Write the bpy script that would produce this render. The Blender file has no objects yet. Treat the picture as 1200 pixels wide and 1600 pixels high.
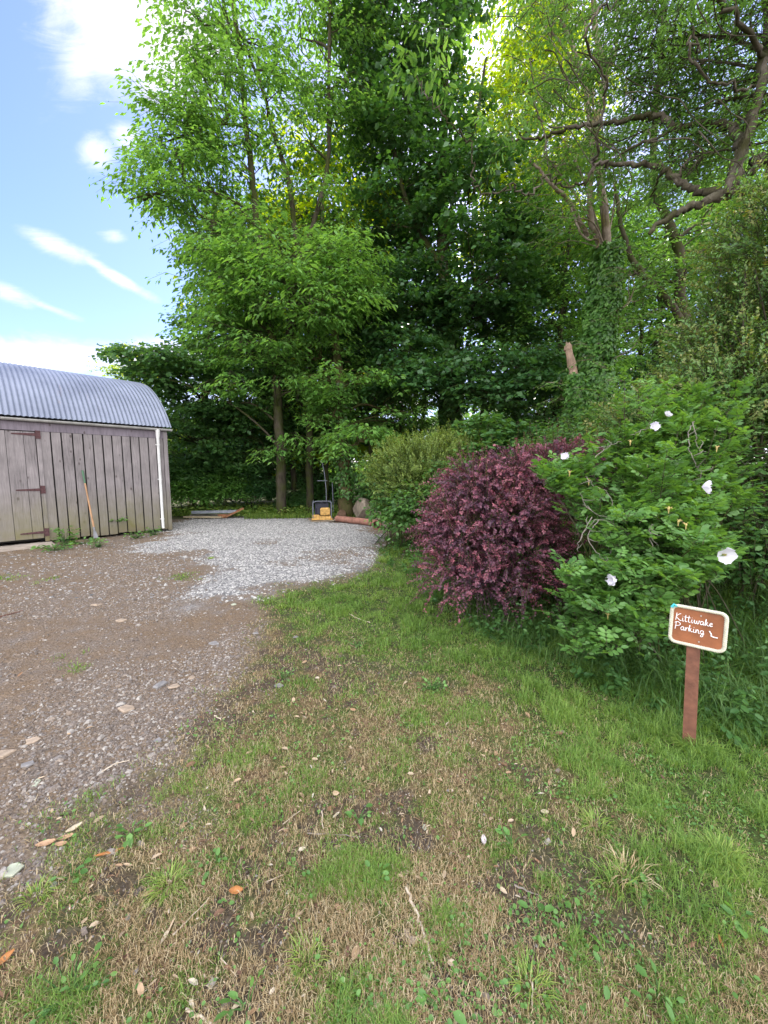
import bpy, bmesh, math, random
import numpy as np
from mathutils import Vector
R = math.radians
rng = np.random.default_rng(7)
random.seed(7)
sc = bpy.context.scene
col = sc.collection

# ------------------------------------------------------------------ camera
CAM_Z, PITCH, F = 1.6, R(6.0), 600.0
cam = bpy.data.cameras.new('camera'); co = bpy.data.objects.new('camera', cam); col.objects.link(co)
co.location = (0, 0, CAM_Z); co.rotation_euler = (R(90) - PITCH, 0, 0)
cam.sensor_fit = 'HORIZONTAL'; cam.sensor_width = 36; cam.lens = 18; cam.clip_start = .05; cam.clip_end = 3000
sc.camera = co
CP, SP = math.cos(PITCH), math.sin(PITCH)
def ray(px, py):
    u = (px - 600) / F; v = -(py - 800) / F
    return np.array([u, CP + v * SP, -SP + v * CP])
def P(px, py, Y):
    d = ray(px, py); t = Y / d[1]
    return np.array([0, 0, CAM_Z]) + d * t

# ------------------------------------------------------------------ numeric helpers
def sstep(a, b, x):
    t = np.clip((x - a) / (b - a), 0, 1); return t * t * (3 - 2 * t)
def _h(ix, iy, s):
    n = (ix.astype(np.int64) * 374761393 + iy.astype(np.int64) * 668265263 + s * 974711) & 0x7fffffff
    n = ((n ^ (n >> 13)) * 1274126177) & 0x7fffffff
    return ((n ^ (n >> 16)) & 0xffff) / 65535.0
def vnoise(x, y, s=0):
    x = np.asarray(x, float); y = np.asarray(y, float)
    ix, iy = np.floor(x), np.floor(y); fx, fy = x - ix, y - iy
    fx = fx * fx * (3 - 2 * fx); fy = fy * fy * (3 - 2 * fy)
    a = _h(ix, iy, s); b = _h(ix + 1, iy, s); c = _h(ix, iy + 1, s); d = _h(ix + 1, iy + 1, s)
    return (a + (b - a) * fx) * (1 - fy) + (c + (d - c) * fx) * fy
def fbm(x, y, s=0, o=4):
    v = 0; a = .5; t = 0
    for k in range(o):
        v = v + a * vnoise(x, y, s + k * 17); t += a; a *= .55; x = np.asarray(x) * 2.03 + 5.1; y = np.asarray(y) * 2.03 + 3.7
    return v / t
def hedge_x(y): return 2.0 - .2 * (np.asarray(y, float) - 2)
def H(x, y):
    x = np.asarray(x, float); y = np.asarray(y, float)
    k = sstep(0.2, 4.5, x - hedge_x(y)) * sstep(1.5, 5, y)
    h = k * 1.5
    h = h + .25 * sstep(15, 30, y) * (fbm(x * .1, y * .1, 3) - .3)
    h = h + .05 * (fbm(x * .5, y * .5, 1) - .5) * sstep(.5, 3, y)
    return h
def G(px, py):
    d = ray(px, py); t = 1.0
    if d[2] > -0.01: d = ray(px, 745)
    t = CAM_Z / -d[2]
    for _ in range(12):
        t = (CAM_Z - float(H(d[0] * t, d[1] * t))) / -d[2]
    return np.array([d[0] * t, d[1] * t, float(H(d[0] * t, d[1] * t))])
def sdist(poly, x, y):
    """signed distance to a polygon, positive inside"""
    poly = np.asarray(poly)[:, :2]; n = len(poly)
    d = np.full(x.shape, 1e9); ins = np.zeros(x.shape, bool)
    for i in range(n):
        a = poly[i]; b = poly[(i + 1) % n]; e = b - a
        t = np.clip(((x - a[0]) * e[0] + (y - a[1]) * e[1]) / max(e @ e, 1e-9), 0, 1)
        d = np.minimum(d, np.hypot(x - a[0] - t * e[0], y - a[1] - t * e[1]))
        c = ((a[1] > y) != (b[1] > y)) & (x < (b[0] - a[0]) * (y - a[1]) / (b[1] - a[1] + 1e-12) + a[0])
        ins ^= c
    return np.where(ins, d, -d)
def nrm(v): return v / (np.linalg.norm(v, axis=-1, keepdims=True) + 1e-9)

# ------------------------------------------------------------------ mesh builder
class MB:
    def __init__(s): s.v = []; s.f = []; s.tint = []; s.n = 0
    def add(s, verts, faces, tint=0.5):
        """verts (k,3); faces list of (m,w) int arrays or lists of tuples"""
        verts = np.asarray(verts, np.float32).reshape(-1, 3)
        if isinstance(faces, list):
            by = {}
            for f in faces: by.setdefault(len(f), []).append(f)
            faces = [np.array(q) for q in by.values()]
        else: faces = [faces]
        for fa in faces:
            s.f.append(fa.astype(np.int64) + s.n)
            s.tint.append(np.broadcast_to(np.asarray(tint, np.float32), (len(fa),)))
        s.v.append(verts); s.n += len(verts)
    def inst(s, verts, faces, tint):
        """verts (N,k,3), faces (m,w) template, tint (N,)"""
        N, k, _ = verts.shape
        if N == 0: return
        fa = (faces[None] + (np.arange(N) * k)[:, None, None]).reshape(-1, faces.shape[1])
        s.add(verts.reshape(-1, 3), fa, np.repeat(np.broadcast_to(tint, (N,)), len(faces)))
    def box(s, x0, x1, y0, y1, z0, z1, tint=.5):
        v = [(x, y, z) for x in (x0, x1) for y in (y0, y1) for z in (z0, z1)]
        s.add(v, np.array([(0, 1, 3, 2), (4, 6, 7, 5), (0, 4, 5, 1), (2, 3, 7, 6), (0, 2, 6, 4), (1, 5, 7, 3)]), tint)
    def tube(s, pts, radii, sides=6, tint=.5, wob=0, cap=True):
        pts = np.asarray(pts, float); n = len(pts)
        radii = np.broadcast_to(np.asarray(radii, float), (n,))
        T = nrm(np.gradient(pts, axis=0)); ref = np.array([0.31, .95, .05]) if abs(T[0] @ [0.31, .95, .05]) < .9 else np.array([1., 0, 0])
        a = np.arange(sides) * 2 * math.pi / sides; vs = []
        for i in range(n):
            u = ref - T[i] * (ref @ T[i]); u /= np.linalg.norm(u); ref = u; w = np.cross(T[i], u)
            rr = radii[i] * (1 + wob * (rng.random(sides) - .5))
            vs.append(pts[i] + np.outer(np.cos(a) * rr, u) + np.outer(np.sin(a) * rr, w))
        j = np.arange(sides); k = (j + 1) % sides; fs = []
        for i in range(n - 1):
            fs.append(np.stack([i * sides + j, i * sides + k, (i + 1) * sides + k, (i + 1) * sides + j], 1))
        s.add(np.concatenate(vs), np.concatenate(fs), tint)
        if cap:
            s.add(vs[-1], [tuple(range(sides))], tint); s.add(vs[0][::-1], [tuple(range(sides))], tint)
    def twigs(s, A, B, C, r, tint=.5):
        """batch of 3-sided tubes through three points each"""
        N = len(A)
        if N == 0: return
        r = np.broadcast_to(r, (N,))
        T = nrm(C - A); ref = np.tile([.3, .2, .93], (N, 1)); u = nrm(np.cross(T, ref)); w = np.cross(T, u)
        V = []
        for Q, k in ((A, 1.), (B, .75), (C, .3)):
            for a in (0, 2.094, 4.189):
                V.append(Q + (u * math.cos(a) + w * math.sin(a)) * (r * k)[:, None])
        V = np.stack(V, 1)
        f = np.array([(i * 3 + j, i * 3 + (j + 1) % 3, i * 3 + 3 + (j + 1) % 3, i * 3 + 3 + j) for i in range(2) for j in range(3)])
        s.inst(V, f, tint)
    def leaves(s, Pn, D, Nn, L, W, kind='kite', tint=.5):
        pts, fa = TPL[kind]; N = len(Pn)
        if N == 0: return
        D = nrm(D); S = nrm(np.cross(Nn, D)); U = np.cross(D, S)
        L = np.broadcast_to(L, (N,))[:, None, None]; W = np.broadcast_to(W, (N,))[:, None, None]
        V = Pn[:, None] + D[:, None] * pts[None, :, 0:1] * L + S[:, None] * pts[None, :, 1:2] * W + U[:, None] * pts[None, :, 2:3] * L
        s.inst(V, fa, tint)
    def build(s, name, mat, parent=None, smooth=False, loc=None):
        me = bpy.data.meshes.new(name)
        if s.n:
            V = np.concatenate(s.v).astype(np.float32)
            if loc is not None: V = V - np.asarray(loc, np.float32)
            lv = np.concatenate([f.ravel() for f in s.f]).astype(np.int32)
            lt = np.concatenate([np.full(len(f), f.shape[1], np.int32) for f in s.f])
            ls = np.concatenate([[0], np.cumsum(lt)[:-1]]).astype(np.int32)
            me.vertices.add(len(V)); me.vertices.foreach_set('co', V.ravel())
            me.loops.add(len(lv)); me.loops.foreach_set('vertex_index', lv)
            me.polygons.add(len(lt)); me.polygons.foreach_set('loop_start', ls)
            try: me.polygons.foreach_set('loop_total', lt)
            except Exception: pass
            at = me.attributes.new('tint', 'FLOAT', 'FACE'); at.data.foreach_set('value', np.concatenate(s.tint).astype(np.float32))
            me.update(calc_edges=True)
            leafy = mat is not None and mat.name.startswith(('leaf', 'grass', 'straw'))
            me.polygons.foreach_set('use_smooth', np.full(len(lt), smooth or leafy, bool))
            me.validate()
        if mat: me.materials.append(mat)
        o = bpy.data.objects.new(name, me); col.objects.link(o)
        if parent: o.parent = parent
        if loc is not None and parent is None: o.location = loc
        return o
TPL = {
 'kite': (np.array([(0, 0, 0), (.45, .5, .07), (1, 0, -.08), (.45, -.5, .07)], float), np.array([(0, 2, 1), (0, 3, 2)])),
 'oval': (np.array([(0, 0, 0), (.28, .42, .05), (.72, .4, .02), (1, 0, -.1), (.72, -.4, .02), (.28, -.42, .05)], float), np.array([(0, 3, 2, 1), (0, 5, 4, 3)])),
 'palm': (np.array([(.3, 0, .04), (0, 0, 0), (.02, .42, -.02), (.28, .26, .03), (.62, .52, -.05), (.66, .18, .02), (1, 0, -.1), (.66, -.18, .02), (.62, -.52, -.05), (.28, -.26, .03), (.02, -.42, -.02)], float),
          np.array([(0, i + 1, i + 2) for i in range(9)] + [(0, 10, 1)])),
}
def tag(o, label=None, cat=None, group=None, kind=None):
    if label: o['label'] = label
    if cat: o['category'] = cat
    if group: o['group'] = group
    if kind: o['kind'] = kind
    return o
def empty(name, loc, rz=0):
    o = bpy.data.objects.new(name, None); col.objects.link(o); o.location = tuple(float(c) for c in loc); o.rotation_euler = (0, 0, rz)
    o.empty_display_size = .2
    return o

# ------------------------------------------------------------------ materials
def newmat(name):
    m = bpy.data.materials.new(name); m.use_nodes = True; nt = m.node_tree; nt.nodes.clear()
    return m, nt
def N(nt, t, ins=None, **kw):
    n = nt.nodes.new('ShaderNode' + t)
    for k, v in kw.items(): setattr(n, k, v)
    for k, v in (ins or {}).items():
        if isinstance(v, bpy.types.NodeSocket): nt.links.new(v, n.inputs[k])
        else: n.inputs[k].default_value = v
    return n
def ramp(nt, fac, stops, interp='LINEAR'):
    n = nt.nodes.new('ShaderNodeValToRGB'); n.color_ramp.interpolation = interp
    e = n.color_ramp.elements
    while len(e) < len(stops): e.new(.5)
    for q, (p, c) in zip(e, stops): q.position = p; q.color = (*c, 1) if len(c) == 3 else c
    nt.links.new(fac, n.inputs[0]); return n.outputs[0]
def mix(nt, f, a, b, mode='MIX'):
    n = nt.nodes.new('ShaderNodeMix'); n.data_type = 'RGBA'; n.blend_type = mode
    for k, v in ((0, f), (6, a), (7, b)):
        if isinstance(v, bpy.types.NodeSocket): nt.links.new(v, n.inputs[k])
        else: n.inputs[k].default_value = v if k == 0 else (*v, 1)
    return n.outputs[2]
def mth(nt, op, a, b=0., c=None, clamp=False):
    n = nt.nodes.new('ShaderNodeMath'); n.operation = op; n.use_clamp = clamp
    for k, v in enumerate((a, b) if c is None else (a, b, c)):
        if isinstance(v, bpy.types.NodeSocket): nt.links.new(v, n.inputs[k])
        else: n.inputs[k].default_value = v
    return n.outputs[0]
def out(nt, s, disp=None):
    o = nt.nodes.new('ShaderNodeOutputMaterial'); nt.links.new(s, o.inputs[0])
def noise(nt, vec, scale, detail=4, rough=.55, dist=0):
    return N(nt, 'TexNoise', {'Vector': vec, 'Scale': scale, 'Detail': detail, 'Roughness': rough, 'Distortion': dist}).outputs[0]
def leafmat(name, cols, trans=.4, tcol=None, rough=.45, spec=.35):
    m, nt = newmat(name)
    t = N(nt, 'Attribute', attribute_name='tint').outputs['Fac']
    gm = N(nt, 'NewGeometry')
    nz = noise(nt, gm.outputs['Position'], 1.3, 2)
    f = mth(nt, 'ADD', mth(nt, 'MULTIPLY', t, .75), mth(nt, 'MULTIPLY', nz, .4), clamp=True)
    k = len(cols)
    c = ramp(nt, f, [(.05 + .9 * i / (k - 1), q) for i, q in enumerate(cols)])
    p = N(nt, 'BsdfPrincipled', {'Base Color': c, 'Roughness': rough, 'Specular IOR Level': spec})
    tc = mix(nt, 1.0, c, tcol or (1.9, 1.7, .45), 'MULTIPLY')
    tr = N(nt, 'BsdfTranslucent', {'Color': tc})
    ms = N(nt, 'MixShader', {0: trans, 1: p.outputs[0], 2: tr.outputs[0]})
    out(nt, ms.outputs[0]); return m
def plain(name, c, rough=.6, metal=0, var=.25, scale=8, bump=.0, spec=.4):
    m, nt = newmat(name); tc = N(nt, 'TexCoord').outputs['Object']
    n1 = noise(nt, tc, scale, 5, .6)
    d = tuple(x * (1 - var) for x in c); l = tuple(min(1, x * (1 + var)) for x in c)
    cc = ramp(nt, n1, [(.3, d), (.7, l)])
    ins = {'Base Color': cc, 'Roughness': rough, 'Metallic': metal, 'Specular IOR Level': spec}
    p = N(nt, 'BsdfPrincipled', ins)
    if bump:
        b = N(nt, 'Bump', {'Strength': bump, 'Distance': .01, 'Height': noise(nt, tc, scale * 3, 6, .7)}); nt.links.new(b.outputs[0], p.inputs['Normal'])
    out(nt, p.outputs[0]); return m
def barkmat(name, c0, c1, moss=(.05, .06, .015), mossamt=.5):
    m, nt = newmat(name); gm = N(nt, 'NewGeometry').outputs['Position']
    mp = N(nt, 'Mapping', {'Vector': gm, 'Scale': (1, 1, .35)}).outputs[0]
    a = noise(nt, mp, 9, 6, .7); c = ramp(nt, a, [(.3, c0), (.55, tuple((x + y) / 2 for x, y in zip(c0, c1))), (.72, c1)])
    b = noise(nt, gm, 2.3, 4, .6)
    c = mix(nt, ramp(nt, b, [(.5 - mossamt * .2, (0, 0, 0)), (.62, (1, 1, 1))]), c, moss)
    p = N(nt, 'BsdfPrincipled', {'Base Color': c, 'Roughness': .9, 'Specular IOR Level': .2})
    bp = N(nt, 'Bump', {'Strength': .6, 'Distance': .02, 'Height': noise(nt, mp, 22, 5, .7)}); nt.links.new(bp.outputs[0], p.inputs['Normal'])
    out(nt, p.outputs[0]); return m

M = {}
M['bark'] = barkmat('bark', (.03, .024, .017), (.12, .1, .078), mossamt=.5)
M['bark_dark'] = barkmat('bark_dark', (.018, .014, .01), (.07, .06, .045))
M['bark_pale'] = barkmat('bark_pale', (.09, .07, .055), (.36, .3, .24), moss=(.1, .085, .03), mossamt=.2)
M['twig_grey'] = plain('twig_grey', (.2, .175, .155), .8)
M['twig_red'] = plain('twig_red', (.12, .05, .035), .8)
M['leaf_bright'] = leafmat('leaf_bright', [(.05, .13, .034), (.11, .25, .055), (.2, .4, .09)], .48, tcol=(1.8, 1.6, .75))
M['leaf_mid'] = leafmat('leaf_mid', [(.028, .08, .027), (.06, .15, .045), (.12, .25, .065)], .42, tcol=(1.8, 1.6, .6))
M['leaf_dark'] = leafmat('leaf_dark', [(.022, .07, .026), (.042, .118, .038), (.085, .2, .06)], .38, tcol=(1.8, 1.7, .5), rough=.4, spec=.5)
M['leaf_ash'] = leafmat('leaf_ash', [(.045, .11, .03), (.085, .19, .048), (.15, .29, .075)], .42, tcol=(1.7, 1.6, .6))
M['leaf_backlit'] = leafmat('leaf_backlit', [(.12, .2, .015), (.2, .3, .02), (.32, .42, .04)], .65, tcol=(2.0, 1.8, .3))  # backlit sun glow put into the yellow leaf colour
M['leaf_ivy'] = leafmat('leaf_ivy', [(.035, .1, .025), (.065, .17, .035), (.12, .26, .055)], .3, rough=.4, spec=.5)
M['leaf_purple'] = leafmat('leaf_purple', [(.028, .025, .048), (.078, .038, .07), (.17, .06, .095), (.34, .11, .14)], .2, tcol=(1.7, .6, .7), rough=.45, spec=.5)
M['leaf_rose'] = leafmat('leaf_rose', [(.05, .125, .036), (.095, .215, .055), (.165, .33, .085)], .38, rough=.45, spec=.45)
M['leaf_olive'] = leafmat('leaf_olive', [(.05, .11, .03), (.13, .21, .05), (.26, .34, .1)], .4)
M['leaf_box'] = leafmat('leaf_box', [(.035, .09, .03), (.065, .15, .045), (.13, .25, .07), (.26, .25, .1)], .34)
M['leaf_bramble'] = leafmat('leaf_bramble', [(.037, .095, .03), (.07, .165, .045), (.135, .27, .07)], .35)
# ------------------------------------------------------------------ world, sun
SUN_EL, SUN_AZ = 43, 13          # degrees; azimuth to the right of the view axis (+y)
w = bpy.data.worlds.new('World'); sc.world = w; w.use_nodes = True; nt = w.node_tree; nt.nodes.clear()
sky = N(nt, 'TexSky', sky_type='NISHITA', sun_disc=False, sun_elevation=R(SUN_EL), sun_rotation=R(SUN_AZ), altitude=50, air_density=1.0, dust_density=.6, ozone_density=1.5)
dirv = N(nt, 'TexCoord').outputs['Generated']
sep = N(nt, 'SeparateXYZ', {0: dirv}); X, Y, Z = sep.outputs
yc = mth(nt, 'MAXIMUM', Y, .05)
U_ = mth(nt, 'DIVIDE', X, yc); V_ = mth(nt, 'DIVIDE', Z, yc)
uv = N(nt, 'CombineXYZ', {0: U_, 1: V_}).outputs[0]
n_big = noise(nt, uv, 3.6, 8, .62, .5)
n_fine = noise(nt, N(nt, 'Mapping', {'Vector': uv, 'Rotation': (0, 0, R(25)), 'Scale': (.6, 1.8, 1)}).outputs[0], 9, 8, .66, .8)
cover = None
def blob(u, v, ru, rv, ang, amp):
    """soft elliptical cloud bank round the direction (u, v)"""
    global cover
    du = mth(nt, 'SUBTRACT', U_, u); dv = mth(nt, 'SUBTRACT', V_, v)
    c, s = math.cos(R(ang)), math.sin(R(ang))
    a = mth(nt, 'ADD', mth(nt, 'MULTIPLY', du, c / ru), mth(nt, 'MULTIPLY', dv, s / ru))
    b = mth(nt, 'ADD', mth(nt, 'MULTIPLY', du, -s / rv), mth(nt, 'MULTIPLY', dv, c / rv))
    r = mth(nt, 'ADD', mth(nt, 'MULTIPLY', a, a), mth(nt, 'MULTIPLY', b, b))
    g = mth(nt, 'MULTIPLY', mth(nt, 'POWER', 2.718, mth(nt, 'MULTIPLY', r, -1.)), amp)
    cover = g if cover is None else mth(nt, 'MAXIMUM', cover, g)
def uvp(px, py):
    d = ray(px, py); return d[0] / d[1], d[2] / d[1]
for (px, py, ru, rv, ang, amp) in [(205, 20, .26, .22, -25, 1.45), (135, 70, .1, .2, -20, 1.05), (270, 60, .2, .2, 0, 1.5), (155, 238, .065, .06, -20, 1.15), (195, 215, .06, .05, 0, 1.05), (180, 370, .05, .022, -5, 1.),
                                   (90, 385, .12, .035, -22, 1.05), (175, 428, .15, .017, -30, 1.0), (10, 455, .1, .03, -20, 1.), (70, 478, .16, .014, -22, .8),
                                   (270, 360, .07, .06, 0, .6), (100, 560, .8, .06, 0, 1.3), (900, 100, .9, .35, 0, .75), (1000, 600, 1.2, .2, 0, .9), (500, 620, 1.5, .16, 0, .9)]:
    u, v = uvp(px, py); blob(u, v, ru, rv, ang, amp)
tex = mth(nt, 'ADD', mth(nt, 'MULTIPLY', n_big, .5), mth(nt, 'MULTIPLY', n_fine, .5))
cl = mth(nt, 'SUBTRACT', mth(nt, 'ADD', cover, mth(nt, 'MULTIPLY', tex, 2.4)), 1.62)
cl = N(nt, 'MapRange', {0: cl, 1: 0., 2: 1.05, 3: 0., 4: 1.}, interpolation_type='SMOOTHSTEP').outputs[0]
# bright unseen cloud added behind the viewer and overhead to light the foreground
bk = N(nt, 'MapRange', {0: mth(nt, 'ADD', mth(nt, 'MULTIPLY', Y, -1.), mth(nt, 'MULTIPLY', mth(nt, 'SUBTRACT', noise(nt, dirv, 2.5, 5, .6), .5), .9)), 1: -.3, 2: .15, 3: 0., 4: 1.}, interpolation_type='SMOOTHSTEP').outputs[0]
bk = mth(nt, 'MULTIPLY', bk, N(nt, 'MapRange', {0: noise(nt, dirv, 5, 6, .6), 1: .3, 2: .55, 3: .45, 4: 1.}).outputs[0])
bluish = mix(nt, 1.0, sky.outputs[0], (.78, .8, 1.06), 'MULTIPLY')
SKYV = {'cloud': 4.6}; BACK_FILL = 15.
c = mix(nt, cl, bluish, (SKYV['cloud'], SKYV['cloud'], SKYV['cloud'] * 1.06))
c = mix(nt, bk, c, (BACK_FILL, BACK_FILL * .985, BACK_FILL * .99))
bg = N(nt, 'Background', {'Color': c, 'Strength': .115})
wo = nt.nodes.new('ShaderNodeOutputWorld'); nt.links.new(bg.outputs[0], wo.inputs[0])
L = bpy.data.lights.new('sun', 'SUN'); L.energy = 4.0; L.angle = R(.6); L.color = (1, .94, .84)
lo = bpy.data.objects.new('sun', L); col.objects.link(lo)
sd = Vector((math.sin(R(SUN_AZ)) * math.cos(R(SUN_EL)), math.cos(R(SUN_AZ)) * math.cos(R(SUN_EL)), math.sin(R(SUN_EL))))
lo.rotation_euler = sd.to_track_quat('Z', 'Y').to_euler(); lo.location = (0, 0, 30)
sc.view_settings.view_transform = 'Standard'; sc.view_settings.look = 'None'; sc.view_settings.exposure = 1.42; sc.view_settings.gamma = 1
sc.cycles.max_bounces = 8; sc.cycles.diffuse_bounces = 4; sc.cycles.glossy_bounces = 2; sc.cycles.transmission_bounces = 4
sc.cycles.use_denoising = True
sc.cycles.sample_clamp_indirect = 6

# ------------------------------------------------------------------ ground zones
FAR = 60.
pale_px = [(262, 840), (268, 818), (300, 810), (380, 806), (480, 811), (560, 822), (588, 835), (588, 860), (580, 892), (520, 905), (470, 917), (400, 928), (340, 938), (322, 925), (362, 893), (345, 872), (290, 868), (225, 858)]
pale_poly = [G(*p)[:2] for p in pale_px]
edge_px = [(592, 880), (520, 908), (450, 922), (405, 950), (390, 1020), (345, 1110), (270, 1180), (190, 1235), (110, 1290), (60, 1360), (0, 1410), (-150, 1500)]
grass_poly = [G(*p)[:2] for p in edge_px] + [(-2.2, -3), (12, -3), (12, 12), (0.4, 11.5)]
lush_px = [(1200, 1370), (1040, 1300), (930, 1210), (800, 1110), (700, 1050), (610, 1005), (520, 985), (440, 935), (520, 905), (590, 882)]
lush_poly = [G(*p)[:2] for p in lush_px] + [(0.2, 9), (9, 9), (9, 1.0), (2.2, .9)]
tall_px = [(1240, 1190), (1120, 1165), (1030, 1130), (940, 1085), (850, 1035), (760, 1000), (690, 960), (650, 915), (600, 880), (590, 850)]
tall_poly = [G(*p)[:2] for p in tall_px] + [(0.3, 12), (9, 12), (9, 1.5)]
def zones(x, y):
    n1 = fbm(x * 1.3, y * 1.3, 11) - .5; n2 = fbm(x * 4, y * 4, 23) - .5; n3 = fbm(x * 12, y * 12, 31) - .5
    pale = sstep(-.4, .45, sdist(pale_poly, x, y) + n1 * 1.3 + n2 * .9 + n3 * .5)
    pale = pale * (1 - .75 * sstep(.52, .68, fbm(x * .8, y * 1.5, 131)) * sstep(11.5, 9, y))
    gr = sstep(-.3, .3, sdist(grass_poly, x, y) + n1 * .8 + n2 * .5 + n3 * .2)
    lush = sstep(-.5, .45, sdist(lush_poly, x, y) + n1 * 1.3 + n2 * .8 + n3 * .4)
    # grass fringe along the far side of the gravel and beneath the trees
    back = sstep(.0, .6, y - (13.3 + .12 * x) + n1 * 1.2)
    gr = np.maximum(gr, back * .8); lush = np.maximum(lush * np.where(gr > .1, 1, 0), back * .7)
    edge = np.exp(-(sdist(grass_poly, x, y) - .45) ** 2 / .35)
    bare = sstep(.06, .2, n2 + n1 * .5 + n3 * .7 + .06 * edge) * (1 - lush * .8)
    return pale * (1 - gr), gr, lush, bare
def nonuni(lo_, hi_, n, focus, k):
    t = np.linspace(-1, 1, n); a = np.arcsinh((np.array([lo_, hi_]) - focus) * k)
    q = np.linspace(a[0], a[1], n); return focus + np.sinh(q) / k
gx = nonuni(-700, 700, 620, -.4, .9); gy = nonuni(-300, 1200, 620, 2.0, .9)
XX, YY = np.meshgrid(gx, gy)
mic = .018 * (fbm(XX * 5, YY * 5, 51) - .5) + .010 * (fbm(XX * 19, YY * 19, 57) - .5)
fall = sstep(60, 15, np.hypot(XX, YY))
ZZ = H(np.clip(XX, -60, 60), np.clip(YY, -60, 80)) + mic * fall
gm = bpy.data.meshes.new('ground'); nx, ny = len(gx), len(gy)
V = np.stack([XX, YY, ZZ], -1).reshape(-1, 3).astype(np.float32)
ii = np.arange((ny - 1) * nx).reshape(ny - 1, nx)[:, :-1].ravel()
fa = np.stack([ii, ii + 1, ii + nx + 1, ii + nx], 1).astype(np.int32)
gm.vertices.add(len(V)); gm.vertices.foreach_set('co', V.ravel()); gm.loops.add(fa.size); gm.loops.foreach_set('vertex_index', fa.ravel())
gm.polygons.add(len(fa)); gm.polygons.foreach_set('loop_start', np.arange(len(fa), dtype=np.int32) * 4)
gm.update(calc_edges=True); gm.polygons.foreach_set('use_smooth', np.ones(len(fa), bool))
zp, zg, zl, zb = zones(XX.ravel(), YY.ravel())
for nm, z in (('pale', zp), ('grass', zg), ('lush', zl), ('bare', zb)):
    a = gm.attributes.new(nm, 'FLOAT', 'POINT'); a.data.foreach_set('value', z.astype(np.float32))
go = bpy.data.objects.new('ground', gm); col.objects.link(go); tag(go, kind='structure')
m, nt = newmat('ground')
pos = N(nt, 'TexCoord').outputs['Object']
at = lambda k: N(nt, 'Attribute', attribute_name=k).outputs['Fac']
def stones(scale, stops, rnd=1.):
    v = N(nt, 'TexVoronoi', {'Vector': pos, 'Scale': scale, 'Randomness': rnd})
    s = N(nt, 'SeparateColor', {0: v.outputs['Color']}).outputs[0]
    return ramp(nt, s, stops), v.outputs['Distance']
nA = noise(nt, pos, .9, 5, .6); nB = noise(nt, pos, 5, 6, .65); nC = noise(nt, pos, 30, 5, .7); nD = noise(nt, pos, 110, 4, .7)
st1, d1 = stones(80, [(0, (.09, .066, .05)), (.35, (.17, .13, .105)), (.6, (.2, .185, .18)), (.85, (.26, .2, .15)), (1, (.34, .31, .28))])
st2, d2 = stones(150, [(0, (.075, .055, .042)), (.5, (.13, .105, .09)), (1, (.22, .2, .19))])
soil = ramp(nt, nC, [(.3, (.1, .066, .04)), (.7, (.22, .155, .1))])
dirt = mix(nt, ramp(nt, mth(nt, 'ADD', mth(nt, 'MULTIPLY', nB, .7), mth(nt, 'MULTIPLY', nA, .5)), [(.42, (1, 1, 1)), (.68, (.15, .15, .15))]), soil, mix(nt, .5, st1, st2))
pg, d3 = stones(40, [(0, (.11, .11, .12)), (.3, (.2, .2, .21)), (.7, (.28, .28, .285)), (1, (.4, .395, .39))])
pg2, d4 = stones(110, [(0, (.11, .11, .12)), (.5, (.23, .23, .235)), (1, (.36, .355, .35))])
paleC = mix(nt, ramp(nt, nB, [(.35, (.3, .3, .3)), (.7, (.7, .7, .7))]), pg, pg2)
thatch = ramp(nt, mth(nt, 'ADD', mth(nt, 'MULTIPLY', nC, .6), mth(nt, 'MULTIPLY', nD, .4)), [(.34, (.035, .022, .013)), (.5, (.12, .08, .045)), (.66, (.26, .185, .11))])
moss = ramp(nt, mth(nt, 'ADD', mth(nt, 'MULTIPLY', nC, .5), mth(nt, 'MULTIPLY', nD, .5)), [(.34, (.022, .032, .01)), (.55, (.08, .105, .025)), (.72, (.15, .18, .05))])
gcol = mix(nt, ramp(nt, mth(nt, 'ADD', nB, mth(nt, 'MULTIPLY', at('lush'), .35)), [(.4, (0, 0, 0)), (.6, (1, 1, 1))]), thatch, moss)
gcol = mix(nt, mth(nt, 'MULTIPLY', at('lush'), .6), gcol, (.025, .042, .012))
gcol = mix(nt, mth(nt, 'MULTIPLY', at('bare'), .9), gcol, mix(nt, .12, ramp(nt, nC, [(.3, (.022, .015, .011)), (.7, (.085, .058, .04))]), st1))
c = mix(nt, at('pale'), dirt, paleC); c = mix(nt, at('grass'), c, gcol)
p = N(nt, 'BsdfPrincipled', {'Base Color': c, 'Roughness': .92, 'Specular IOR Level': .2})
hgt = mth(nt, 'ADD', mth(nt, 'MULTIPLY', d1, -.5), mth(nt, 'ADD', mth(nt, 'MULTIPLY', nC, .8), mth(nt, 'MULTIPLY', nD, .5)))
hgt = mth(nt, 'SUBTRACT', hgt, mth(nt, 'MULTIPLY', d3, .8))
b = N(nt, 'Bump', {'Strength': .7, 'Distance': .015, 'Height': hgt}); nt.links.new(b.outputs[0], p.inputs['Normal'])
out(nt, p.outputs[0]); gm.materials.append(m)

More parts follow.
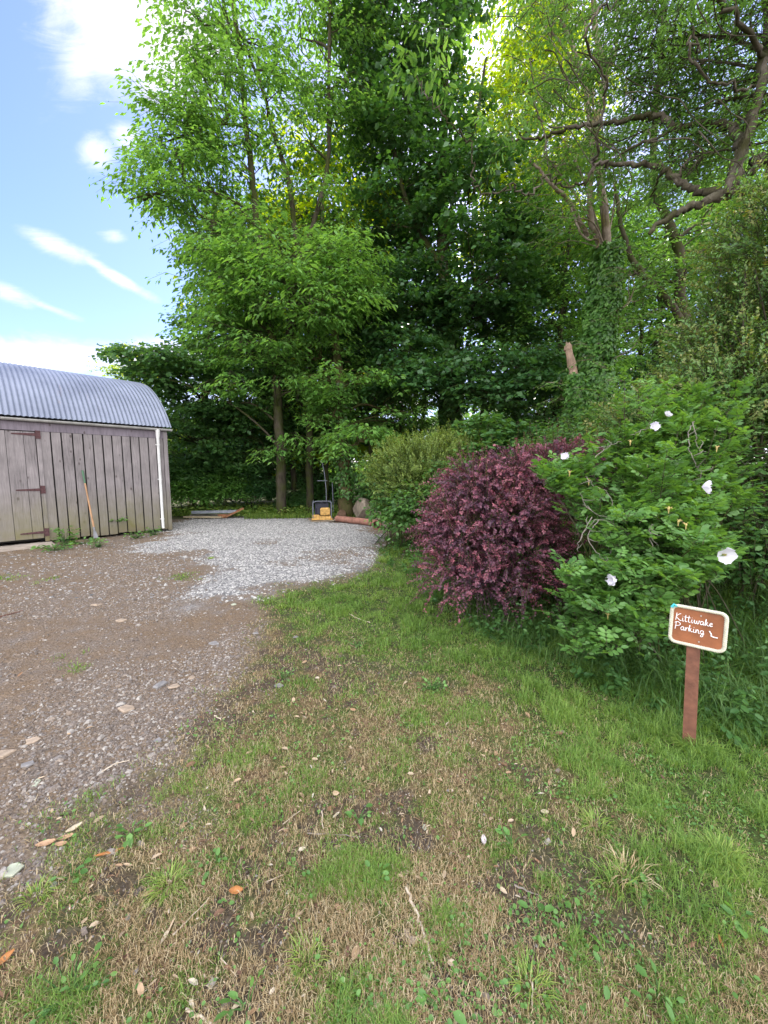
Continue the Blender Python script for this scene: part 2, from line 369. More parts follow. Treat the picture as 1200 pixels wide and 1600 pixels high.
# ------------------------------------------------------------------ ground cover
def GH(x, y):
    return H(x, y) + .018 * (fbm(x * 5, y * 5, 51) - .5) + .010 * (fbm(x * 19, y * 19, 57) - .5)
def polar(n, r0, r1, a0=-58, a1=58, pw=1.0):
    r = r0 * (r1 / r0) ** (rng.random(n) ** pw); a = R(a0) + R(a1 - a0) * rng.random(n)
    return r * np.sin(a), r * np.cos(a), r
def blades(mb, x, y, z, length, width, lean, tint, az=None, flat=False):
    n = len(x); az = rng.random(n) * 6.283 if az is None else az
    d = np.stack([np.cos(az), np.sin(az), np.zeros(n)], 1); s = np.stack([-np.sin(az), np.cos(az), np.zeros(n)], 1)
    s = s * np.cos(.6) + 0
    base = np.stack([x, y, z], 1); L_ = length[:, None]; W_ = width[:, None] * .5; lean = lean[:, None]
    up = np.array([0, 0, 1.])
    p0 = base; p1 = base + (d * lean * .3 + up * (1 - lean * .25) * .5) * L_
    p2 = base + (d * lean * 1.0 + up * (1 - lean * .75) * .92) * L_
    if flat:
        p1 = base + d * .5 * L_ + up * (.006 + .02 * rng.random((n, 1))); p2 = base + d * L_ + up * .01 * rng.random((n, 1))
    V = np.stack([p0 - s * W_, p0 + s * W_, p1 + s * W_ * .85, p1 - s * W_ * .85, p2], 1)
    f4 = np.array([(0, 1, 2, 3)]); f3 = np.array([(3, 2, 4)])
    k = len(V); fq = (f4[None] + (np.arange(k) * 5)[:, None, None]).reshape(-1, 4); ft = (f3[None] + (np.arange(k) * 5)[:, None, None]).reshape(-1, 3)
    o = mb.n; mb.add(V.reshape(-1, 3), fq, tint); mb.f.append(ft + o); mb.tint.append(np.asarray(tint, np.float32))
M['grass'] = leafmat('grass', [(.04, .095, .02), (.105, .205, .04), (.19, .31, .065), (.34, .42, .12)], .38, rough=.5)
M['straw'] = leafmat('straw', [(.11, .07, .032), (.28, .2, .1), (.44, .34, .19), (.58, .5, .33)], .15, tcol=(1.2, 1, .8), rough=.8, spec=.15)
mb = MB()
x, y, r = polar(900000, .75, 10.5)
zp, zg, zl, zb = zones(x, y)
clump = fbm(x * 9, y * 9, 71); cl2 = fbm(x * 2.2, y * 2.2, 77)
dens = zg * (1 - .9 * zb) * np.clip(.16 + .55 * sstep(.42, .58, cl2) + 1.0 * zl, 0, 1) * sstep(.36, .6, clump + zl * .12)
dens = np.maximum(dens, .5 * sstep(.69, .78, fbm(x * 1.6, y * 1.6, 91)) * (1 - zp) * (y < 6))
k = rng.random(len(x)) < dens
x, y, r, zl, cl2 = x[k], y[k], r[k], zl[k], cl2[k]; n = len(x)
ln = (.016 + .045 * rng.random(n) ** 1.6) * (.7 + .55 * zl) * (.55 + 1.5 * sstep(.4, .7, fbm(x * 5, y * 5, 79))) * (1 + .02 * r); wd = np.maximum(.0026, .0013 * r) * (.7 + .6 * rng.random(n))
blades(mb, x, y, GH(x, y) - .003, ln, wd, .3 + .7 * rng.random(n), np.clip(.15 + .55 * rng.random(n) + .25 * (cl2 - .5), 0, 1))
M['grass_dark'] = leafmat('grass_dark', [(.025, .065, .016), (.05, .12, .028), (.1, .19, .045), (.19, .29, .08)], .35, rough=.5)
tag(mb.build('grass', M['grass']), 'short patchy green grass blades growing over the lawn', 'grass', kind='stuff')
mb = MB()
x, y, r = polar(300000, .75, 9)
zp, zg, zl, zb = zones(x, y)
k = rng.random(len(x)) < zg * (1 - zl * .75) * (.35 + .65 * sstep(.35, .6, fbm(x * 6, y * 6, 83))) * (1 - .5 * zb)
x, y, r = x[k], y[k], r[k]; n = len(x)
h_ = rng.random(n) < .65
for fl in (True, False):
    q = h_ == fl; nn = int(q.sum())
    blades(mb, x[q], y[q], GH(x[q], y[q]) + (.001 + .006 * rng.random(nn)), .012 + .03 * rng.random(nn) ** 1.6, np.maximum(.0018, .0009 * r[q]) * (.6 + .7 * rng.random(nn)), .5 + .5 * rng.random(nn), rng.random(nn), flat=fl)
tag(mb.build('dry_grass', M['straw']), 'dead straw coloured grass thatch lying on the lawn', 'dry grass', kind='stuff')
# clover and small round weed leaves
mb = MB()
x, y, r = polar(120000, .8, 8)
zp, zg, zl, zb = zones(x, y)
cz = fbm(x * 2.6, y * 2.6, 101)
k = rng.random(len(x)) < zg * (.035 + sstep(.52, .66, cz) * (.22 + .45 * zl)); x, y = x[k], y[k]; n = len(x)
az = rng.random(n) * 6.283; D = np.stack([np.cos(az), np.sin(az), .2 * rng.normal(size=n)], 1)
Nn = nrm(np.stack([.35 * rng.normal(size=n), .35 * rng.normal(size=n), np.ones(n)], 1))
sz = .005 + .011 * rng.random(n) ** 2.4
mb.leaves(np.stack([x, y, GH(x, y) + .006 + .022 * rng.random(n)], 1), D, Nn, sz * 1.25, sz, 'oval', .3 + .6 * rng.random(n))
tag(mb.build('clover', M['leaf_rose']), 'clover and tiny round weed leaves spread in the grass', 'clover', kind='stuff')
# pebbles
def pebbles(mb, x, y, sz, tint, flat=.45):
    n = len(x); a = rng.random(n) * 6.283; ca, sa = np.cos(a), np.sin(a)
    t = np.array([(-1, -.8), (1, -.7), (.9, .8), (-.85, .75)])
    ex = 1 + .5 * rng.random((n, 1)); V = []
    for lvl, k in ((-.35, .9), (.25, 1.), (1., .55)):
        jit = 1 + .35 * (rng.random((n, 4)) - .5)
        lx = t[None, :, 0] * k * ex * jit; ly = t[None, :, 1] * k * jit[:, ::-1]
        X_ = x[:, None] + (lx * ca[:, None] - ly * sa[:, None]) * sz[:, None] * .5
        Y_ = y[:, None] + (lx * sa[:, None] + ly * ca[:, None]) * sz[:, None] * .5
        Z_ = GH(x, y)[:, None] + sz[:, None] * flat * (lvl + .25 * (rng.random((n, 4)) - .5))
        V.append(np.stack([X_, Y_, Z_], -1))
    V = np.concatenate(V, 1)
    f = [(8, 9, 10, 11)]
    for l in (0, 4):
        for j in range(4): f.append((l + j, l + (j + 1) % 4, l + 4 + (j + 1) % 4, l + 4 + j))
    mb.inst(V, np.array(f), tint)
m, nt = newmat('pebble')
c = ramp(nt, N(nt, 'Attribute', attribute_name='tint').outputs['Fac'], [(0, (.06, .045, .036)), (.3, (.15, .115, .092)), (.5, (.18, .165, .16)), (.7, (.24, .18, .13)), (.85, (.3, .28, .26)), (1, (.48, .45, .41))])
c = mix(nt, .35, c, ramp(nt, noise(nt, N(nt, 'TexCoord').outputs['Object'], 120, 3), [(.3, (.09, .07, .06)), (.7, (.3, .27, .25))]))
p = N(nt, 'BsdfPrincipled', {'Base Color': c, 'Roughness': .85, 'Specular IOR Level': .25}); out(nt, p.outputs[0]); M['pebble'] = m
mb = MB()
x, y, r = polar(330000, .9, 11, -60, 40)
zp, zg, zl, zb = zones(x, y)
k = rng.random(len(x)) < (1 - zg) * (1 - zp) * (.15 + .85 * sstep(.38, .62, fbm(x * 1.1, y * 1.1, 41))) + zg * (1 - zl) * (.012 + .07 * zb); x, y, r = x[k], y[k], r[k]; n = len(x)
pebbles(mb, x, y, (.003 + .011 * rng.random(n) ** 3) * (1 + .1 * r) * np.where(zg[k] > .5, .6, 1.) + .02 * (rng.random(n) > .992), rng.random(n) ** 1.05 * .97)
tag(mb.build('gravel', M['pebble']), 'small brown and slate grey stones pressed into the bare yard', 'gravel', kind='stuff')
mb = MB()
x = -7 + 8 * rng.random(190000); y = 4.6 + 10 * rng.random(190000)
zp, zg, zl, zb = zones(x, y); k = rng.random(len(x)) < zp ** 1.5 + .02 * (1 - zg); x, y = x[k], y[k]; n = len(x)
pebbles(mb, x, y, .013 + .022 * rng.random(n) ** 2, rng.random(n))
m, nt = newmat('pale_pebble')
c = ramp(nt, N(nt, 'Attribute', attribute_name='tint').outputs['Fac'], [(0, (.11, .11, .115)), (.5, (.25, .245, .245)), (1, (.46, .45, .435))])
p = N(nt, 'BsdfPrincipled', {'Base Color': c, 'Roughness': .85}); out(nt, p.outputs[0]); M['pale_pebble'] = m
tag(mb.build('gravel', M['pale_pebble']), 'pale grey crushed stone spread over the parking area', 'gravel', kind='stuff')
# ------------------------------------------------------------------ shed
SA = math.atan2(.739, .674); C0 = np.array([-5.85, 10.3, 0.0])
ex = np.array([math.cos(SA), math.sin(SA), 0]); ey = np.array([-math.sin(SA), math.cos(SA), 0])
def onwall(px, py, off=0.):
    """(along, height) of the wall point seen at a pixel; along is negative towards the camera"""
    d = ray(px, py); o = np.array([0, 0, CAM_Z]) - C0 + ey * off
    t = -(o @ ey) / (d @ ey); q = o + d * t
    return float(q @ ex), float(q[2])
def woodmat(name, base, light, green=.0):
    m, nt = newmat(name); tc = N(nt, 'TexCoord').outputs['Object']
    t = N(nt, 'Attribute', attribute_name='tint').outputs['Fac']
    off = N(nt, 'CombineXYZ', {0: mth(nt, 'MULTIPLY', t, 37.), 2: mth(nt, 'MULTIPLY', t, 11.)}).outputs[0]
    v = N(nt, 'VectorMath', {0: tc, 1: off}).outputs[0]
    mp = N(nt, 'Mapping', {'Vector': v, 'Scale': (1, 1, .07)}).outputs[0]
    g = noise(nt, mp, 42, 6, .7, .3); g2 = noise(nt, v, 1.7, 4, .6)
    c = ramp(nt, mth(nt, 'ADD', mth(nt, 'MULTIPLY', g, .6), mth(nt, 'MULTIPLY', g2, .4)), [(.36, base), (.64, light)])
    kn = N(nt, 'TexVoronoi', {'Vector': N(nt, 'Mapping', {'Vector': v, 'Scale': (5.5, 1, 3.2)}).outputs[0], 'Scale': 1.}).outputs['Distance']
    c = mix(nt, ramp(nt, kn, [(.07, (.9, .9, .9)), (.15, (0, 0, 0))]), c, (.06, .045, .045))
    if green:
        z = N(nt, 'SeparateXYZ', {0: tc}).outputs[2]
        f = mth(nt, 'SUBTRACT', 1., mth(nt, 'DIVIDE', z, 1.25), clamp=True)
        f = mth(nt, 'MULTIPLY', mth(nt, 'MULTIPLY', f, noise(nt, v, 3.5, 5, .6)), 1.7, clamp=True)
        c = mix(nt, f, c, (.16, .15, .055))
        s = mth(nt, 'SUBTRACT', 1., mth(nt, 'DIVIDE', z, .3), clamp=True)
        c = mix(nt, mth(nt, 'MULTIPLY', s, .5), c, (.12, .085, .06))
    c = mix(nt, mth(nt, 'MULTIPLY', t, .35), c, (.22, .2, .2))
    p = N(nt, 'BsdfPrincipled', {'Base Color': c, 'Roughness': .85, 'Specular IOR Level': .25})
    b = N(nt, 'Bump', {'Strength': .5, 'Distance': .004, 'Height': g}); nt.links.new(b.outputs[0], p.inputs['Normal'])
    out(nt, p.outputs[0]); return m
M['wood'] = woodmat('weathered_boards', (.105, .094, .098), (.29, .262, .268), .9)
M['wood_rust'] = M['wood']
M['wood_head'] = woodmat('weathered_beam', (.1, .085, .105), (.22, .19, .23))
m, nt = newmat('roof_sheet'); tc = N(nt, 'TexCoord').outputs['Object']
c = ramp(nt, noise(nt, tc, 1.1, 6, .65), [(.3, (.13, .15, .21)), (.7, (.2, .225, .3))])
c = mix(nt, ramp(nt, noise(nt, N(nt, 'Mapping', {'Vector': tc, 'Scale': (6, 1, 1)}).outputs[0], 1.6, 5, .7), [(.62, (0, 0, 0)), (.78, (.5, .5, .5))]), c, (.2, .13, .1))
p = N(nt, 'BsdfPrincipled', {'Base Color': c, 'Roughness': .55, 'Metallic': .2}); out(nt, p.outputs[0]); M['roof'] = m
M['rust'] = plain('rusty_iron', (.075, .035, .038), .85, 0, .5, 30, .5)
M['gutter'] = plain('grey_plastic', (.32, .32, .31), .5)
M['pipe_white'] = plain('white_plastic', (.62, .62, .62), .45, var=.12)
M['concrete'] = plain('concrete', (.34, .29, .25), .9, 0, .25, 5, .4)
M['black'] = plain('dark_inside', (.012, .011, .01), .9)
shed = empty('shed', C0, SA); tag(shed, 'weathered board shed with arched corrugated metal roof and rusty hinged door', 'shed')
LEN, DEP, ZT = 9.5, 5.6, 2.66
zb0 = .06
# plank gaps, read along the wall
gtop = [77, 94, 111, 127, 143, 158, 173, 188, 202, 216, 229.5, 243]
gbot = [93, 108.5, 126, 142, 156.5, 171, 185, 200, 213, 226, 240, 252]
gaps = [onwall((a + b_) / 2, 752)[0] for a, b_ in zip(gtop, gbot)]
doorR = onwall(62.5, 755)[0]
zhead = 2.47
edges = [doorR + .06] + gaps + [-.0]
for i in range(len(edges) - 1):
    a, b_ = edges[i], edges[i + 1]; g = .013
    mb = MB(); th = .026; x0, x1 = a + g, b_ - g
    top = zhead - .004; bot = zb0 + .03 * random.random(); n = 6
    zs = np.linspace(bot, top, n); w1 = .006
    V = []
    for z in zs:
        j = (random.random() - .5) * w1; k_ = (random.random() - .5) * w1
        V += [(x0 + j, -.0, z), (x1 + k_, -.0, z), (x1 + k_, -th, z), (x0 + j, -th, z)]
    F_ = []
    for q in range(n - 1):
        for e in range(4): F_.append((q * 4 + e, q * 4 + (e + 1) % 4, q * 4 + 4 + (e + 1) % 4, q * 4 + 4 + e))
    F_ += [(3, 2, 1, 0), (n * 4 - 4, n * 4 - 3, n * 4 - 2, n * 4 - 1)]
    mb.add(V, F_, random.random()); mb.build('board', M['wood_rust'] if i == 0 else M['wood'], shed)
mb = MB(); mb.box(-LEN, -.02, .03, .09, .1, ZT - .04); mb.build('wall', M['black'], shed)        # inner wall coloured near black for the shade behind the gaps
mb = MB(); mb.box(-LEN, -.004, -.034, -.002, zhead, ZT, .4); mb.build('head_board', M['wood_head'], shed)
mb = MB(); mb.box(-.0, .1, -.03, .12, .03, ZT + .03, .75); mb.build('corner_post', M['wood'], shed)
for yy in (DEP,):
    for k in range(60):
        pass
mb = MB()
for k in range(58): mb.box(-LEN + k * .163 + .01, -LEN + (k + 1) * .163 - .01, DEP, DEP + .025, .08, ZT, random.random())
mb.build('back_boards', M['wood'], shed)
# arch
RR = (2.95 ** 2 + 1.55 ** 2) / (2 * 1.55); zc = ZT + .1 + 1.55 - RR; ycn = DEP / 2
A0 = math.asin(2.95 / RR)
def arc_z(yv): return zc + math.sqrt(max(RR * RR - (yv - ycn) ** 2, 0))
for nm, xx in (('gable_end', .0), ('gable_end', -LEN)):
    mb = MB()
    for k in range(34):
        y0 = .13 + k * (DEP - .14) / 34; y1 = y0 + (DEP - .14) / 34 - .012
        z1 = min(arc_z(y0), arc_z(y1)) - .06
        mb.box(xx + .02, xx + .045, y0, y1, .06, z1, random.random())
    mb.box(xx - .03, xx + .015, .12, DEP, .1, ZT - .03, .2)
    mb.build(nm, M['wood'], shed)
mb = MB(); nxr = 900; na = 30; xs = np.linspace(-LEN - .12, .18, nxr); an = np.linspace(-A0, A0, na)
wv = .011 * np.sin(xs / .092 * 2 * math.pi)
for layer in (0, 1): pass
VV = np.zeros((2, nxr, na, 3))
for q in (0, 1):
    rr = RR + wv[:, None] - q * .004
    VV[q, ..., 0] = xs[:, None]; VV[q, ..., 1] = ycn + rr * np.sin(an)[None]; VV[q, ..., 2] = zc + rr * np.cos(an)[None]
idx = np.arange(nxr * na).reshape(nxr, na)
f = np.stack([idx[:-1, :-1], idx[1:, :-1], idx[1:, 1:], idx[:-1, 1:]], -1).reshape(-1, 4)
mb.add(VV[0].reshape(-1, 3), f); mb.add(VV[1].reshape(-1, 3), f[:, ::-1])
e0 = np.concatenate([VV[0, -1], VV[1, -1]]); mb.add(e0, np.array([(j, j + 1, na + j + 1, na + j) for j in range(na - 1)]))
e0 = np.concatenate([VV[0, :, 0], VV[1, :, 0]]); mb.add(e0, np.array([(j, j + 1, nxr + j + 1, nxr + j) for j in range(nxr - 1)]))
mb.build('roof', M['roof'], shed, smooth=True)
# gutter: half round
mb = MB(); aa = np.linspace(math.pi, 2 * math.pi, 9); gy0, gz0, gr = -.1, ZT + .055, .055
prof = [(gy0 + gr * math.cos(a), gz0 + gr * math.sin(a)) for a in aa] + [(gy0 + (gr - .006) * math.cos(a), gz0 + (gr - .006) * math.sin(a)) for a in aa[::-1]]
n = len(prof); V = [(xx, a, b_) for xx in (-LEN - .1, .2) for a, b_ in prof]
mb.add(V, [(i, (i + 1) % n, n + (i + 1) % n, n + i) for i in range(n)]); mb.add([(.2, a, b_) for a, b_ in prof[:9]], [tuple(range(9))])
mb.build('gutter', M['gutter'], shed)
# downpipe
dp = onwall(251, 760, .07)[0]
mb = MB(); mb.tube([(dp, -.1, ZT + .03), (dp, -.09, ZT - .12), (dp, -.075, ZT - .2), (dp, -.075, .18), (dp, -.09, .1)], [.055, .05, .036, .036, .036], 14)
dpo = mb.build('downpipe', M['pipe_white'], shed, smooth=True)
for zz in (1.4, .35, 2.3):
    mb = MB(); mb.tube([(dp, -.075, zz - .018), (dp, -.075, zz + .018)], .043, 14); mb.box(dp - .05, dp + .05, -.045, -.028, zz - .012, zz + .012); mb.build('bracket', M['pipe_white'], dpo)
# door
door = empty('door', (0, 0, 0)); door.parent = shed
dz0, dz1 = .14, zhead - .02
dx = [doorR - .012, onwall(43, 755)[0], onwall(15, 755)[0], onwall(-20, 755)[0], onwall(-60, 755)[0]]
dx += [dx[-1] - .35, dx[-1] - .7]
for i in range(len(dx) - 1):
    mb = MB(); mb.box(dx[i + 1] + .004, dx[i] - .004, -.03, -.004, dz0, dz1, random.random()); mb.build('door_board', M['wood'], door)
mb = MB(); mb.box(doorR + .0, doorR + .07, -.05, -.0, .06, zhead - .006, .3); mb.build('door_post', M['wood'], shed)
for (xa, ya, xb, yb) in ((17, 677, 56, 679), (25, 767, 65, 764), (32, 835, 71, 831)):
    sa, za = onwall(xa, ya, .03); sb, zb_ = onwall(xb, yb, .03)
    zm = (za + zb_) / 2; sb = doorR
    mb = MB()
    V = [(sa, -.032, zm - .012), (sb, -.032, zm - .03), (sb, -.032, zm + .03), (sa, -.032, zm + .012), (sa, -.042, zm - .012), (sb, -.042, zm - .03), (sb, -.042, zm + .03), (sa, -.042, zm + .012)]
    mb.add(V, [(0, 1, 2, 3), (7, 6, 5, 4), (0, 4, 5, 1), (1, 5, 6, 2), (2, 6, 7, 3), (3, 7, 4, 0)])
    mb.box(sb + .012, sb + .075, -.064, -.052, zm - .085, zm + .085); mb.tube([(sb + .003, -.052, zm - .09), (sb + .003, -.052, zm + .09)], .013, 8)
    for q in (.25, .6): mb.tube([(sa + (sb - sa) * q, -.04, zm), (sa + (sb - sa) * q, -.05, zm)], .01, 6)
    mb.build('hinge', M['rust'], door)
# threshold slab
mb = MB(); mb.box(-LEN, doorR + .1, -.52, .02, -.05, .045); o = mb.build('doorstep', M['concrete'], shed)
# fork handle leaning on the wall
sa, za = onwall(129, 735, .06); sb, zb_ = onwall(147, 826, .3)
top = C0 + ex * sa - ey * .04 + np.array([0, 0, za]); bot = C0 + ex * sb - ey * .3; bot[2] = .28
rk = empty('digging_tool', (bot[0], bot[1], 0)); tag(rk, 'long wooden handled tool with green grip leaning against the shed boards', 'garden tool')
def wl(p_): return np.asarray(p_) - np.array([bot[0], bot[1], 0])
dv = (bot - top); 
mb = MB(); mb.tube([wl(top + dv * .22), wl(bot)], [.017, .019], 10); mb.build('handle', plain('tool_wood', (.38, .22, .12), .6), rk, smooth=True)
mb = MB(); mb.tube([wl(top), wl(top + dv * .1), wl(top + dv * .22)], [.02, .019, .018], 10); mb.build('grip', plain('green_grip', (.06, .14, .08), .5), rk, smooth=True)
tip = bot + dv / np.linalg.norm(dv) * .22; tip[2] = max(tip[2], .03)
mb = MB(); mb.tube([wl(bot - dv * .03), wl(bot + (tip - bot) * .3)], [.022, .02], 8)
bw = ex * .05; q = [wl(bot + (tip - bot) * .25 - bw * .5), wl(bot + (tip - bot) * .25 + bw * .5), wl(tip + bw), wl(tip - bw)]
q2 = [a - ey * .006 for a in q]; mb.add(q + q2, [(0, 1, 2, 3), (7, 6, 5, 4), (0, 4, 5, 1), (1, 5, 6, 2), (2, 6, 7, 3), (3, 7, 4, 0)])
mb.build('blade', plain('tool_steel', (.2, .2, .22), .4, .7), rk)

# ------------------------------------------------------------------ sign
SY = 2.1; sb0 = G(1079, 1166); SYt = sb0[1] + .02
TLc = P(1048, 939, SYt); TRc = P(1136, 957, SYt); BLc = P(1046, 1006, SYt); BRc = P(1128, 1021, SYt)
cen = (TLc + TRc + BLc + BRc) / 4
# the board turns a little about the post: its right edge is nearer
root = empty('parking_sign', sb0); tag(root, 'rope edged brown parking sign with white handwriting on a brown stake', 'sign')
sx = np.array([.76, -.65, .0]); sx /= np.linalg.norm(sx); sn = nrm(np.cross(sx, [0.045, .0, 1.0])); sz_ = np.cross(sn, sx) * -1
if sz_[2] < 0: sz_ = -sz_
if sn[1] > 0: sn = -sn
SW, SH = .25, .225
def sp(a, b_, c_=0.): return cen + sx * a * SW / 2 + sz_ * b_ * SH / 2 + sn * c_ - sb0
def rrect(hw, hh, r, n=6):
    o = []
    for cx, cy, a0 in ((hw - r, hh - r, 0), (-hw + r, hh - r, 90), (-hw + r, -hh + r, 180), (hw - r, -hh + r, 270)):
        for k in range(n + 1):
            a = R(a0 + 90 * k / n); o.append((cx + r * math.cos(a), cy + r * math.sin(a)))
    return o
def spm(x_, y_, c_=0.): return cen + sx * x_ + sz_ * y_ + sn * c_ - sb0
pr = rrect(SW / 2 - .008, SH / 2 - .008, .03); n = len(pr)
mb = MB(); mb.add([spm(a, b_, .0) for a, b_ in pr] + [spm(a, b_, -.014) for a, b_ in pr], [tuple(range(n)), tuple(range(2 * n - 1, n - 1, -1))] + [(i, n + i, n + (i + 1) % n, (i + 1) % n) for i in range(n)])
mb.build('board', plain('sign_brown', (.24, .085, .035), .5, 0, .3, 9, .25), root)
# twisted rope: three strands
rp = rrect(SW / 2 - .004, SH / 2 - .004, .03, 10); rp.append(rp[0]); rp = np.array(rp); sg = np.hypot(*np.diff(rp, axis=0).T); cs = np.concatenate([[0], np.cumsum(sg)])
mb = MB(); nn = 420; ts = np.linspace(0, cs[-1], nn); px_ = np.interp(ts, cs, rp[:, 0]); py_ = np.interp(ts, cs, rp[:, 1])
tg = np.stack([np.gradient(px_), np.gradient(py_)], 1); tg /= np.linalg.norm(tg, axis=1)[:, None]; nv = np.stack([-tg[:, 1], tg[:, 0]], 1)
for s_ in range(3):
    ph = ts / .032 * 2 * math.pi + s_ * 2.094
    a = px_ + nv[:, 0] * np.cos(ph) * .0048; b_ = py_ + nv[:, 1] * np.cos(ph) * .0048; c_ = np.sin(ph) * .0048 + .002
    mb.tube(np.array([spm(a[i], b_[i], c_[i]) for i in range(nn)]), .0054, 7, cap=False)
mb.build('rope', plain('rope', (.52, .5, .4), .9, 0, .15, 60, .3), root, smooth=True)
mb = MB()
for k in range(3): mb.tube([spm(-SW / 2 + .0 + .004 * k, SH / 2 - .016, .012), spm(-SW / 2 + .012, SH / 2 + .004, .014), spm(-SW / 2 + .018 + .004 * k, SH / 2 - .006, .01)], .0055, 6)
mb.build('twine_knot', plain('blue_twine', (.05, .4, .45), .6), root, smooth=True)
mb = MB(); hw = .031
tp = spm(-0.012, -SH / 2 + .06, -.031)
pb = np.array([-.006, 0, -.12]); 
for q, e_ in ((pb, 0),): pass
def postring(c_): return [c_ + sx * a_ * [1, 1, 0] + sn * b_ * [1, 1, 0] for a_, b_ in ((-hw, .014), (hw, .014), (hw, -.014), (-hw, -.014))]
pt = tp.copy(); pt = np.array([tp[0], tp[1] + .0, tp[2]])
V = postring(pb) + postring(pt); mb.add(V, [(3, 2, 1, 0), (4, 5, 6, 7), (0, 1, 5, 4), (1, 2, 6, 5), (2, 3, 7, 6), (3, 0, 4, 7)])
mb.build('post', plain('post_brown', (.15, .062, .038), .7, 0, .35, 14, .4), root)
for q in (.72, -.78):
    mb = MB(); c_ = spm(.012, q * SH / 2 * .9, .0); mb.tube([c_, c_ + sn * .003], .004, 8); mb.build('screw', plain('screw_steel', (.5, .5, .5), .4, .6), root)
# handwriting, single-line strokes in letter units
W_ = {
 'K': ([[(0.1, 1.5), (0, 0)], [(.75, 1.5), (.35, 1.2), (.08, .75), (.35, .35), (.7, .05), (.9, .1)]], .95),
 'i': ([[(.1, .68), (.1, .2), (.18, .02), (.36, .12)], [(.12, 1.0), (.13, 1.06)]], .42),
 't': ([[(.14, 1.35), (.1, .3), (.2, .02), (.4, .12)], [(-.1, .92), (.38, .96)]], .5),
 'w': ([[(0, .3), (.08, .7), (.12, .2), (.25, .02), (.4, .25), (.43, .6), (.46, .2), (.58, .02), (.74, .25), (.76, .68), (.92, .6)]], .92),
 'a': ([[(.5, .6), (.3, .7), (.08, .5), (.06, .2), (.22, .02), (.42, .2), (.5, .62), (.48, .2), (.56, .02), (.7, .15)]], .72),
 'k': ([[(0, .2), (.16, 1.3), (.1, 0)], [(.12, .35), (.42, .68), (.2, .4), (.5, .02), (.64, .15)]], .66),
 'e': ([[(.0, .3), (.35, .42), (.36, .66), (.15, .66), (.05, .3), (.18, .03), (.5, .16)]], .5),
 'P': ([[(.12, 1.5), (0, 0)], [(-.12, 1.3), (.35, 1.55), (.75, 1.25), (.6, .85), (.1, .7)]], .85),
 'r': ([[(0, .1), (.1, .7), (.1, .0), (.14, .45), (.3, .68), (.5, .6)]], .52),
 'n': ([[(.02, .7), (.05, 0), (.1, .45), (.28, .68), (.4, .5), (.42, .1), (.52, .02), (.62, .12)]], .64),
 'g': ([[(.5, .6), (.3, .7), (.08, .5), (.08, .2), (.28, .05), (.48, .25), (.5, .62), (.48, -.3), (.3, -.55), (.12, -.4), (.3, -.12), (.68, .15)]], .7),
}
def smooth(pts, m_=6):
    pts = np.array(pts, float)
    if len(pts) < 3: return pts
    e = np.vstack([2 * pts[0] - pts[1], pts, 2 * pts[-1] - pts[-2]]); o = []
    for i in range(1, len(e) - 2):
        for t in np.linspace(0, 1, m_, endpoint=False):
            a, b_, c_, d_ = e[i - 1:i + 3]
            o.append(.5 * ((2 * b_) + (-a + c_) * t + (2 * a - 5 * b_ + 4 * c_ - d_) * t * t + (-a + 3 * b_ - 3 * c_ + d_) * t ** 3))
    o.append(e[-2]); return np.array(o)
mb = MB()
def write(txt, x0, y0, s, sxs=1.):
    cx = x0
    for ch in txt:
        st, wd = W_[ch]
        for q in st:
            g_ = smooth(q); mb.tube([spm(cx + a * s * sxs, y0 + b_ * s, .0015) for a, b_ in g_], .0018, 6)
        cx += wd * s * sxs
    return cx
write('Kittiwake', -.1, .022, .029, 1.02)
write('Parking', -.1, -.031, .029, 1.02)
for q in ([(.053, .004), (.062, -.012), (.064, -.025)], [(.060, -.02), (.072, -.026), (.091, -.0265)]): mb.tube([spm(a, b_ - .008, .0015) for a, b_ in smooth(q)], .003, 6)
mb.build('lettering', plain('white_paint', (.8, .8, .82), .5, var=.03), root, smooth=True)

# ------------------------------------------------------------------ plate compactor
base = G(503, 815); base[1] = 12.3; base[0] = (503 - 600) / 600 * 12.3; base[2] = H(base[0], base[1])
cr = empty('plate_compactor', base, R(12)); tag(cr, 'yellow plate compactor with black engine and tall handle at the gravel edge', 'compactor')
yel = plain('yellow_paint', (.46, .27, .08), .65, 0, .5, 14, .3); dk = plain('dark_engine', (.03, .03, .045), .5, .3); fr = plain('frame_grey', (.12, .13, .16), .5, .4)
mb = MB()
prof = [(-.48, .1), (-.4, .03), (.38, .03), (.46, .1)]
V = [(a, s_, b_) for s_ in (-.26, .26) for a, b_ in prof] + [(a, s_, b_ + .03) for s_ in (-.26, .26) for a, b_ in prof]
F_ = [(0, 1, 5, 4), (1, 2, 6, 5), (2, 3, 7, 6), (8, 12, 13, 9), (9, 13, 14, 10), (10, 14, 15, 11), (0, 8, 9, 1), (1, 9, 10, 2), (2, 10, 11, 3), (4, 5, 13, 12), (5, 6, 14, 13), (6, 7, 15, 14), (0, 4, 12, 8), (3, 11, 15, 7)]
mb.add(V, F_); mb.build('base_plate', plain('worn_steel', (.3, .25, .19), .6, .3), cr)
mb = MB(); mb.add([(-.38, -.22, .08), (.36, -.22, .08), (.36, .22, .08), (-.38, .22, .08), (-.28, -.2, .22), (.3, -.2, .2), (.3, .2, .2), (-.28, .2, .22)], [(0, 1, 5, 4), (1, 2, 6, 5), (2, 3, 7, 6), (3, 0, 4, 7), (4, 5, 6, 7), (3, 2, 1, 0)])
mb.box(-.36, -.12, -.23, -.2, .1, .27); mb.build('deck', yel, cr)
mb = MB(); V = []
